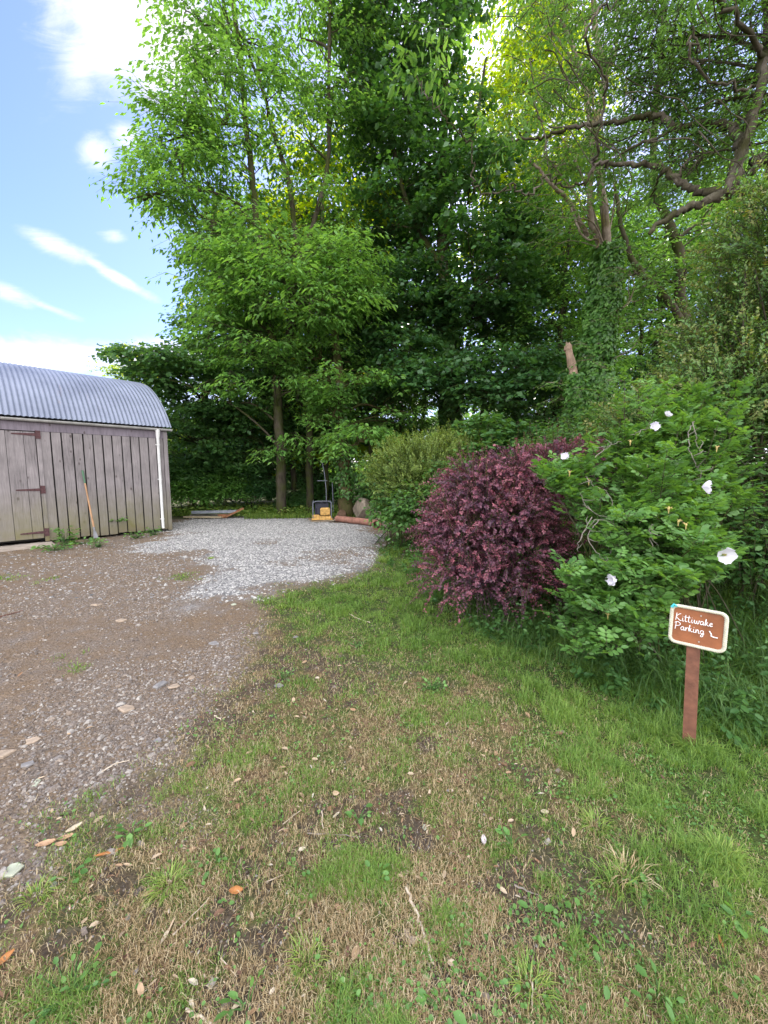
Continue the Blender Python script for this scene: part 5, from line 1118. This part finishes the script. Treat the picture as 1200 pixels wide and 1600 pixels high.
for q in [(1131, 866, 2.5, .062, (-.35, -1, -.1), .55), (962, 907, 2.55, .05, (-.9, -.3, .2), 1.15), (883, 716, 3.1, .04, (-.5, -.8, .6), 1.0), (1021, 668, 3.2, .045, (-.3, -.9, .2), .9), (1041, 650, 3.6, .04, (.2, -.8, .7), .8), (1096, 761, 2.85, .06, (.7, -.6, .1), .9), (1147, 1190, 2.2, .012, (-.3, -.8, .6), .6)][:6]:
    flower(*q)
for (px, py, Y) in ((1072, 820, 2.75), (1060, 815, 2.8), (985, 690, 3.4), (890, 738, 3.1), (920, 752, 3.2), (1045, 795, 2.8), (968, 893, 2.7), (1040, 900, 2.6), (1120, 700, 3.2), (1010, 730, 3.3), (950, 960, 2.6)):
    c_ = P(px, py, Y) - base; mb = MB(); mb.tube([c_ - [0, 0, .035], c_ - [0, 0, .01], c_, c_ + [0, 0, .012]], [.002, .005, .0085, .003], 7)
    for k in range(6):
        v = nrm(np.array([rng.normal(), rng.normal(), .9])); mb.tube([c_ + [0, 0, .004], c_ + v * .018, c_ + v * .028 - [0, 0, .004]], [.002, .0022, .0006], 4)
    mb.build('faded_bloom', M['bloom_faded'], rose)
# ------------------------------------------------------------------ tall grass and weeds on the hedge bank
n = 150000; x = -.4 + 6.8 * rng.random(n); y = 1.2 + 9.5 * rng.random(n) ** 1.15
sd_ = sdist(tall_poly, x, y) + (fbm(x * 2.5, y * 2.5, 61) - .5) * .5
k = (rng.random(n) < sstep(-.15, .12, sd_) * (.15 + .85 * sstep(.4, .6, fbm(x * 3.1, y * 3.1, 63)))) & (rng.random(n) < np.clip(9 / (y * y), .12, 1)); x, y, sd_ = x[k], y[k], sd_[k]; n = len(x)
mb = MB(); ln = (.1 + .26 * rng.random(n)) * sstep(-.25, .45, sd_ ) + .05
azb = rng.random(n) * 6.283
def longblades(mb, x, y, z, ln, wd, lean, tint, az):
    n = len(x); d = np.stack([np.cos(az), np.sin(az), np.zeros(n)], 1); s = np.stack([-np.sin(az), np.cos(az), np.zeros(n)], 1); base = np.stack([x, y, z], 1); V = []
    for t, w_ in ((0, .7), (.3, 1.), (.6, .85), (.85, .5), (1., .05)):
        c_ = base + (d * (lean * t ** 2)[:, None] + UP * (t - lean * .6 * t ** 3)[:, None] * 1.) * ln[:, None]
        V += [c_ - s * (wd * w_ / 2)[:, None], c_ + s * (wd * w_ / 2)[:, None]]
    mb.inst(np.stack(V, 1), np.array([(2 * i, 2 * i + 1, 2 * i + 3, 2 * i + 2) for i in range(4)]), tint)
longblades(mb, x, y, H(x, y) - .01, ln, .0035 + .003 * rng.random(n), .3 + .9 * rng.random(n), np.clip(.1 + .55 * rng.random(n), 0, 1), azb)
tag(mb.build('tall_grass', M['grass_dark']), 'long arching green grass along the foot of the hedge', 'tall grass', kind='stuff')
# nettles and broad weeds
n = 5200; x = -.2 + 6.5 * rng.random(n); y = 1.3 + 9 * rng.random(n)
sd_ = sdist(tall_poly, x, y); k = (sd_ > .02) & (rng.random(n) < sstep(.42, .6, fbm(x * 2.2, y * 2.2, 67)) * .9 + .1) & (rng.random(n) < np.clip(14 / (y * y), .3, 1)); x, y, sd_ = x[k], y[k], sd_[k]; n = len(x)
lb, hts = MB(), (.08 + .34 * rng.random(n) ** 1.4) * sstep(-.2, .4, sd_) + .04
B_ = np.stack([x, y, H(x, y)], 1); tp2 = B_ + np.stack([.08 * rng.normal(size=n), .08 * rng.normal(size=n), hts], 1); lb.twigs(B_, (B_ + tp2) / 2, tp2, .0025, .3)
for j in range(7):
    t = (j + 1) / 7; a0 = rng.random(n) * 6.28
    for sgn in (0, math.pi):
        a = a0 + sgn; q = B_ + (tp2 - B_) * t; s_ = (.075 - .035 * t) * (.7 + .6 * rng.random(n))
        D = np.stack([np.cos(a), np.sin(a), -.25 + .3 * rng.normal(size=n) * .5], 1); lb.leaves(q, D, nrm(UP + .35 * rng.normal(size=(n, 3))), s_, s_ * .58, 'oval', .2 + .7 * rng.random(n))
tag(lb.build('undergrowth', M['leaf_mid']), 'nettles and broad leaved weeds crowding the foot of the hedge', 'undergrowth', kind='stuff')
# grass fringe and herbs at the far gravel edge
n = 16000; x = -8 + 8 * rng.random(n); y = 13.5 + .12 * x + .5 * (fbm(x * .9, x * 0, 5) - .5) + 3 * rng.random(n) ** 1.3; mb = MB()
k = ~((x > -7.6) & (x < -4.7) & (y < 13.75)); x, y = x[k], y[k]; n = len(x)
longblades(mb, x, y, H(x, y) - .01, .08 + .22 * rng.random(n), .009 + .006 * rng.random(n), .3 + .8 * rng.random(n), rng.random(n), rng.random(n) * 6.283)
n = 5000; x = -8 + 8.5 * rng.random(n); y = 13.8 + .12 * np.maximum(x, -4) + 3 * rng.random(n); a = rng.random(n) * 6.28; s_ = .06 + .07 * rng.random(n)
mb.leaves(np.stack([x, y, H(x, y) + .05 + .3 * rng.random(n)], 1), np.stack([np.cos(a), np.sin(a), -.2 + 0 * a], 1), nrm(UP + .4 * rng.normal(size=(n, 3))), s_, s_ * .7, 'oval', rng.random(n))
tag(mb.build('verge_plants', M['grass']), 'grass and low herbs fringing the far gravel edge under the trees', 'verge plants', kind='stuff')
# ------------------------------------------------------------------ weeds by the shed wall
def weed(px, py, n, r_, h_, label, lsz=.09, mat='leaf_bramble', w_off=.12, name='weed', group=None, kind='oval'):
    q = G(px, py); lb = MB(); a = rng.random(n) * 6.28; rr = r_ * rng.random(n) ** .6
    Pp = np.stack([np.cos(a) * rr, np.sin(a) * rr, .02 + h_ * rng.random(n)], 1); lb.twigs(Pp * [.2, .2, 0], Pp * [.6, .6, .7], Pp, .003, .3)
    D = np.stack([np.cos(a), np.sin(a), .1 + .3 * rng.normal(size=n)], 1); s_ = lsz * (.6 + .7 * rng.random(n)); lb.leaves(Pp, D, nrm(UP + .4 * rng.normal(size=(n, 3))), s_, s_ * .65, kind, .3 + .7 * rng.random(n))
    o = lb.build(name, M[mat]); o.location = tuple(q); return tag(o, label, 'weed', group)
GS = 'weeds along the foot of the shed'
weed(103, 852, 60, .2, .4, 'tallest leafy weed by the door end of the shed boards', .1, group=GS)
weed(85, 860, 60, .3, .1, 'low spreading weed beside the doorstep slab', .08, group=GS)
weed(155, 855, 46, .18, .16, 'small clumped weed below the leaning tool', .07, group=GS)
weed(132, 850, 40, .25, .1, 'thin weed between the tall weed and the leaning tool', .06, group=GS)
weed(213, 841, 46, .2, .14, 'weed in front of the shed boards under the downpipe side', .07, group=GS)
weed(239, 836, 46, .2, .2, 'weed closest to the downpipe foot', .07, group=GS)
o = weed(190, 846, 30, .14, .1, 'fern tuft growing out of the shed wall between two boards', .09, group=GS); s0, z0 = onwall(187, 815, .05); o.location = tuple(C0 + ex * s0 - ey * .06 + np.array([0, 0, z0]))
# broadleaf rosettes and lawn weeds
GL = 'broad leaved weeds rooted in the lawn'
for i, (px, py, n_, r_, lab) in enumerate([(675, 1345 - 270 + 0, 40, .1, 'clover clump left of centre on the lawn'), (205, 1310, 12, .06, 'toothed green weed near the gravel edge at lower left'), (112, 1372, 9, .045, 'small green weed beside the flat pale stone'), (340, 1350, 4, .05, 'weed with three pointed leaves above the brown fallen leaf'), (470, 1360, 4, .04, 'two leaf seedling right of the brown fallen leaf'), (588, 1376, 5, .04, 'seedling near the top of the long pale stick'), (905, 1455, 6, .06, 'weed with large oval leaves at lower right'), (950, 1530, 6, .07, 'plantain with light oval leaves near the bottom right'), (840, 1440, 8, .06, 'rosette left of the large oval leaved weed'), (800, 1320, 8, .06, 'plantain near the pale feather'), (110, 1560, 26, .12, 'broad green tuft at the bottom left corner'), (1030, 1560, 6, .06, 'yellow green weed near the bottom right corner'), (560, 1280, 7, .05, 'weed by the middle of the lawn'), (1010, 1400, 7, .05, 'dark green weed right of the straw tuft'), (560, 1010, 30, .12, 'bright clump on the worn middle of the lawn'), (440, 1060, 20, .1, 'green clump at the edge of the bare soil'), (690, 1580, 8, .06, 'weed at the bottom edge near the middle'), (1150, 1440, 10, .07, 'clover clump near the right edge of the lawn'), (385, 1575, 8, .05, 'pale weed at the bottom edge left of centre')]):
    weed(px, py, n_, r_, .02, lab, .024 if n_ > 15 else .034, 'leaf_rose', group=GL, name='lawn_weed')
# tufts of longer grass
GTf = 'tufts of longer grass on the lawn'
for (px, py, n_, L_, mat_, lab) in [(265, 1385, 130, .06, 'grass', 'bright grass tuft at lower left of the lawn'), (985, 1370, 80, .075, 'straw', 'straw coloured grass tuft at the right of the lawn'), (965, 1385, 70, .08, 'grass', 'green blades beside the straw coloured tuft'), (440, 950, 60, .07, 'grass', 'grass tuft at the gravel corner of the lawn'), (1130, 1340, 160, .08, 'grass', 'thick grass tuft near the right edge'), (480, 1500, 90, .05, 'grass', 'grass tuft near the bottom middle left'), (620, 865, 200, .18, 'grass', 'tall grass tuft between the gravel and the bramble'), (600, 878, 160, .14, 'grass', 'grass tuft at the tip of the lawn beside the gravel'), (930, 1290, 90, .06, 'grass', 'grass tuft in the middle right of the lawn'), (60, 1400, 80, .05, 'grass', 'sparse tuft at the left edge of the photo'), (830, 1540, 90, .06, 'grass', 'grass tuft near the bottom right'), (330, 873, 60, .05, 'grass', 'thin grass patch on the pale gravel'), (1082, 1170, 140, .1, 'grass', 'grass tuft round the foot of the brown sign post')]:
    q = G(px, py); mb = MB(); r_ = .02 + L_ * .5; a = rng.random(n_) * 6.28; rr = r_ * rng.random(n_) ** .5
    longblades(mb, np.cos(a) * rr, np.sin(a) * rr, np.zeros(n_), L_ * (.5 + .7 * rng.random(n_)), np.full(n_, .0022 + .0006 * q[1]), .5 + .8 * rng.random(n_), .3 + .7 * rng.random(n_), a + rng.normal(size=n_) * .6)
    o = mb.build('grass_tuft', M[mat_]); o.location = tuple(q); tag(o, lab, 'grass tuft', GTf)
# ------------------------------------------------------------------ loose things on the ground
def stick(pts, r, label, mat='twig_grey', group='fallen sticks'):
    p = [G(*q) + [0, 0, r * .8 + .006] for q in pts]; loc = p[0]; c_ = catmull(p, 6) - loc
    c_[:, :2] += rng.normal(size=(len(c_), 2)) * r * .5
    mb = MB(); mb.tube(c_, np.linspace(r, r * .6, len(c_)), 6, rng.random(), wob=.35); o = mb.build('fallen_stick', M[mat], smooth=True); o.location = tuple(loc); tag(o, label, 'stick', group)
M['twig_pale'] = plain('twig_pale', (.5, .42, .33), .8, 0, .3, 30); M['wood_chip'] = plain('wood_chip', (.42, .26, .16), .8, 0, .3, 30)
stick([(636, 1390), (650, 1430), (663, 1465), (676, 1512)], .006, 'long pale stick lying on the lawn at lower centre', 'twig_pale')
stick([(271, 1463), (295, 1440), (327, 1406)], .0028, 'thin pale twig lying at lower left of the lawn', 'twig_pale')
stick([(480, 1305), (530, 1307), (560, 1311)], .003, 'grey forked twig lying across the middle of the lawn')
stick([(503, 1270), (505, 1298)], .003, 'short upright looking pale twig left of the lawn middle', 'twig_pale')
stick([(292, 1582), (310, 1592), (330, 1603)], .005, 'pale stick cut by the bottom edge', 'twig_pale')
stick([(160, 1208), (180, 1196), (203, 1190)], .004, 'grey twig on the gravel at left', 'twig_pale')
stick([(541, 958), (560, 968), (578, 974)], .005, 'pale twig on the bright grass below the gravel', 'twig_pale')
stick([(803, 1386), (840, 1402)], .0035, 'grey twig right of the long pale stick')
stick([(695, 1475), (720, 1500), (728, 1510)], .0035, 'dark curved twig beside the long pale stick', 'twig_red')
stick([(832, 1538), (830, 1575)], .003, 'pink grey twig near the bottom centre', 'twig_pale')
stick([(442, 1290), (470, 1268)], .0025, 'thin twig left of the grey forked twig', 'twig_pale')
stick([(345, 1500), (370, 1530)], .002, 'hair thin pale twig near the bottom left', 'twig_pale')
stick([(0, 965), (20, 960), (36, 955)], .007, 'dark stick on the yard at the left edge', 'twig_red')
stick([(335, 1120), (346, 1126)], .004, 'tiny pale twig in the worn grass', 'twig_pale')
stick([(414, 1382), (445, 1368)], .0022, 'thin bent twig above the brown fallen leaf', 'twig_pale')
stick([(1100, 1490), (1120, 1503)], .0025, 'reddish twig near the lower right corner', 'twig_red')
def chip(px, py, L_, W2, label, mat, ang, name='fallen_leaf', cat='leaf', group='fallen leaves', curl=.25):
    q = G(px, py); mb = MB(); n_ = 7; V = []
    for i in range(n_ + 1):
        u = i / n_; w_ = math.sin(math.pi * (u * .94 + .03)) ** .8 * W2 / 2
        for j in (-1, -.4, .4, 1): V.append(((u - .5) * L_, j * w_, .012 + curl * W2 * (j * j) + .15 * L_ * (u - .5) ** 2 + rng.normal() * .0008))
    V = np.array(V); V2 = V - [0, 0, .0012 if name == 'fallen_leaf' else .006]; o_ = len(V)
    f_ = [(i * 4 + j, i * 4 + j + 1, i * 4 + j + 5, i * 4 + j + 4) for i in range(n_) for j in range(3)]
    mb.add(np.vstack([V, V2]), f_ + [tuple(o_ + c_ for c_ in g_[::-1]) for g_ in f_] + [(i * 4, i * 4 + 4, o_ + i * 4 + 4, o_ + i * 4) for i in range(n_)] + [(i * 4 + 7, i * 4 + 3, o_ + i * 4 + 3, o_ + i * 4 + 7) for i in range(n_)])
    o = mb.build(name, mat, smooth=False); o.location = tuple(q); o.rotation_euler = (rng.normal() * .12, rng.normal() * .12, R(ang)); tag(o, label, cat, group)
br = plain('leaf_orange', (.38, .16, .05), .7, 0, .3, 40); pl_ = plain('leaf_pale', (.5, .42, .3), .7, 0, .2, 40); wh = plain('feather_grey', (.5, .46, .46), .8, 0, .2, 60)
chip(368, 1396, .05, .028, 'orange brown fallen leaf on dark soil at lower left', br, 10)
chip(257, 1468, .05, .013, 'narrow pale dead leaf standing beside the thin twig', pl_, 85)
chip(852, 1274, .035, .028, 'pale curled leaf on the green lawn right of centre', pl_, -20)
chip(8, 1502, .05, .022, 'orange leaf at the left edge near the bottom', br, 60)
chip(755, 1316, .04, .022, 'fluffy grey feather lying in the lawn right of centre', wh, 80, 'feather', 'feather', None)
chip(370, 1577, .03, .014, 'small grey dead leaf near the bottom left', pl_, 40)
chip(1125, 1515 - 40, .04, .009, 'narrow orange dead leaf at lower right', br, 70)
chip(705, 1510, .028, .02, 'small tan leaf beside the lower end of the long stick', pl_, 0)
GC = 'wood chips at the gravel edge'
chip(72, 1320, .07, .022, 'pinkish bark chip at the left edge of the grass', M['wood_chip'], 20, 'wood_chip', 'wood chip', GC, .1)
chip(103, 1311, .07, .018, 'upper bark chip right of the pinkish one', M['wood_chip'], 8, 'wood_chip', 'wood chip', GC, .1)
chip(95, 1322, .045, .018, 'small bark chip below the upper one', M['wood_chip'], 12, 'wood_chip', 'wood chip', GC, .1)
chip(117, 1296, .06, .025, 'pale splintered chip furthest from the camera in its group', pl_, 40, 'wood_chip', 'wood chip', GC, .1)
chip(172, 1334, .11, .01, 'long orange split of cane beside the toothed weed', br, 35, 'cane_split', 'cane', None, .1)
M['slate'] = plain('slate', (.2, .19, .19), .8, 0, .3, 20, .3); M['slate_green'] = plain('slate_green', (.34, .36, .28), .8, 0, .25, 20, .3); M['slate_tan'] = plain('slate_tan', (.32, .25, .19), .85, 0, .3, 20, .3)
GSt = 'flat stones lying on the yard'
def fst(px, py, s, mat, label, seed, fl=.22):
    q = G(px, py); rs = random.Random(seed); k = rs.randint(5, 7); an = sorted(rs.random() * .7 + i for i in range(k)); mb = MB(); V = []
    rr = [s * (.65 + .5 * rs.random()) for _ in range(k)]; tx, ty = rs.uniform(-.12, .12), rs.uniform(-.12, .12)
    for z_, f_ in ((-.5, .95), (.35, 1.), (.75, .86)):
        for a_, r_ in zip(an, rr):
            X_, Y_ = math.cos(a_ * 6.283 / k) * r_ * f_, math.sin(a_ * 6.283 / k) * r_ * f_ * .75; V.append((X_, Y_, s * fl * (z_ + .25 * (rs.random() - .5)) + tx * X_ + ty * Y_))
    mb.add(V, [tuple(range(2 * k, 3 * k))] + [(l * k + i, l * k + (i + 1) % k, l * k + k + (i + 1) % k, l * k + k + i) for l in (0, 1) for i in range(k)])
    o = mb.build('flat_stone', M[mat]); o.location = (q[0], q[1], q[2] + .004); o.rotation_euler = (0, 0, rs.random() * 6); tag(o, label, 'stone', GSt)
for i, (px, py, s, mat, lab) in enumerate([(18, 1362, .042, 'slate_green', 'largest flat greenish stone at the left edge near the grass'), (55, 1226, .03, 'slate_green', 'pale angular stone alone on the gravel at left'), (85, 1384, .02, 'slate', 'dark blue grey stone right of the largest flat stone'), (150, 946, .08, 'slate_tan', 'broad tan slab flush in the yard in front of the shed'), (250, 1071, .06, 'slate', 'grey stone in the middle of the yard'), (272, 1073, .045, 'slate_tan', 'brown stone just right of the grey one in mid yard'), (200, 1108, .07, 'slate_tan', 'long tan slab low in the middle of the yard'), (335, 1006, .05, 'slate', 'small grey stone where yard meets worn grass'), (300, 1060, .03, 'slate_tan', 'small brown stone near the worn grass'), (462, 996, .035, 'slate', 'white grey stone in the dark soil patch'), (435, 1072, .04, 'slate', 'dark stone in the worn grass patch'), (190, 970, .06, 'slate_tan', 'tan stone nearest the pale gravel'), (5, 1180, .06, 'slate_tan', 'brown slab at the left edge of the yard'), (50, 1158, .04, 'slate_tan', 'orange stone near the left edge of the yard'), (45, 1195, .035, 'slate', 'grey slab between the brown slab and the angular stone'), (245, 1158, .03, 'slate', 'grey chip right of the twig on the gravel'), (200, 1435, .014, 'slate', 'small stone at lower left lawn'), (451, 1395, .012, 'slate_green', 'tiny pale stone right of the brown leaf'), (700, 1236 - 0, .012, 'slate', 'tiny grey stone on the lawn'), (663, 1293, .016, 'slate_green', 'white speckled stone left of the feather'), (212, 1520, .012, 'slate', 'tiny blue stone near the bottom left'), (514, 1506, .012, 'slate', 'tiny round stone near the bottom middle'), (365, 945, .045, 'slate_green', 'white stone at the corner of the pale gravel'), (400, 990, .04, 'slate', 'grey stone beside the corner tuft')]):
    fst(px, py, s, mat, lab, 40 + i)
# ------------------------------------------------------------------ distant wood closing the view below the crowns
lb = MB(); n = 60000; x = -26 + 62 * rng.random(n); y = 34 + 7 * rng.random(n) + .1 * x; z = (4.2 + 4 * fbm(x * .25, y * .25, 9)) * rng.random(n) ** .8 * np.where(x > 4, 1.2, 1.)
k = fbm(x * .6, z * .7, 15) > .36; x, y, z = x[k], y[k], z[k]; n = len(x); a = rng.random(n) * 6.28
lb.leaves(np.stack([x, y, z], 1), np.stack([np.cos(a), np.sin(a), -.4 + 0 * a], 1), nrm(UP + .6 * rng.normal(size=(n, 3))), .4 + .25 * rng.random(n), .3, 'kite', rng.random(n))
tag(lb.build('distant_wood', M['leaf_mid']), 'distant wood edge seen between the trunks', 'wood', kind='stuff')

# ------------------------------------------------------------------ litter of dead leaf bits, bark and needles
n = 4200; x, y, r = polar(n, .85, 8, -56, 54); zp, zg, zl, zb = zones(x, y)
k = rng.random(n) < np.clip(.25 + .7 * zg - .45 * zl + .3 * zb, .05, 1) * (1 - zp) * sstep(.35, .6, fbm(x * 1.8, y * 1.8, 141)); x, y, r = x[k], y[k], r[k]; n = len(x); a = rng.random(n) * 6.28
mb = MB(); s_ = (.006 + .02 * rng.random(n) ** 2.5) * (1 + .1 * r)
mb.leaves(np.stack([x, y, GH(x, y) + .006 + .008 * rng.random(n)], 1), np.stack([np.cos(a), np.sin(a), .25 * rng.normal(size=n)], 1), nrm(UP + .45 * rng.normal(size=(n, 3))), s_ * 1.6, s_ * (.25 + .7 * rng.random(n)), 'oval', rng.random(n))
m, nt = newmat('litter'); c = ramp(nt, N(nt, 'Attribute', attribute_name='tint').outputs['Fac'], [(0, (.08, .04, .025)), (.4, (.22, .12, .065)), (.7, (.36, .26, .16)), (.93, (.42, .34, .25)), (1, (.55, .5, .42))])
out(nt, N(nt, 'BsdfPrincipled', {'Base Color': c, 'Roughness': .8}).outputs[0])
tag(mb.build('leaf_litter', m), 'small dead leaf and bark bits scattered over lawn and yard', 'leaf litter', kind='stuff')
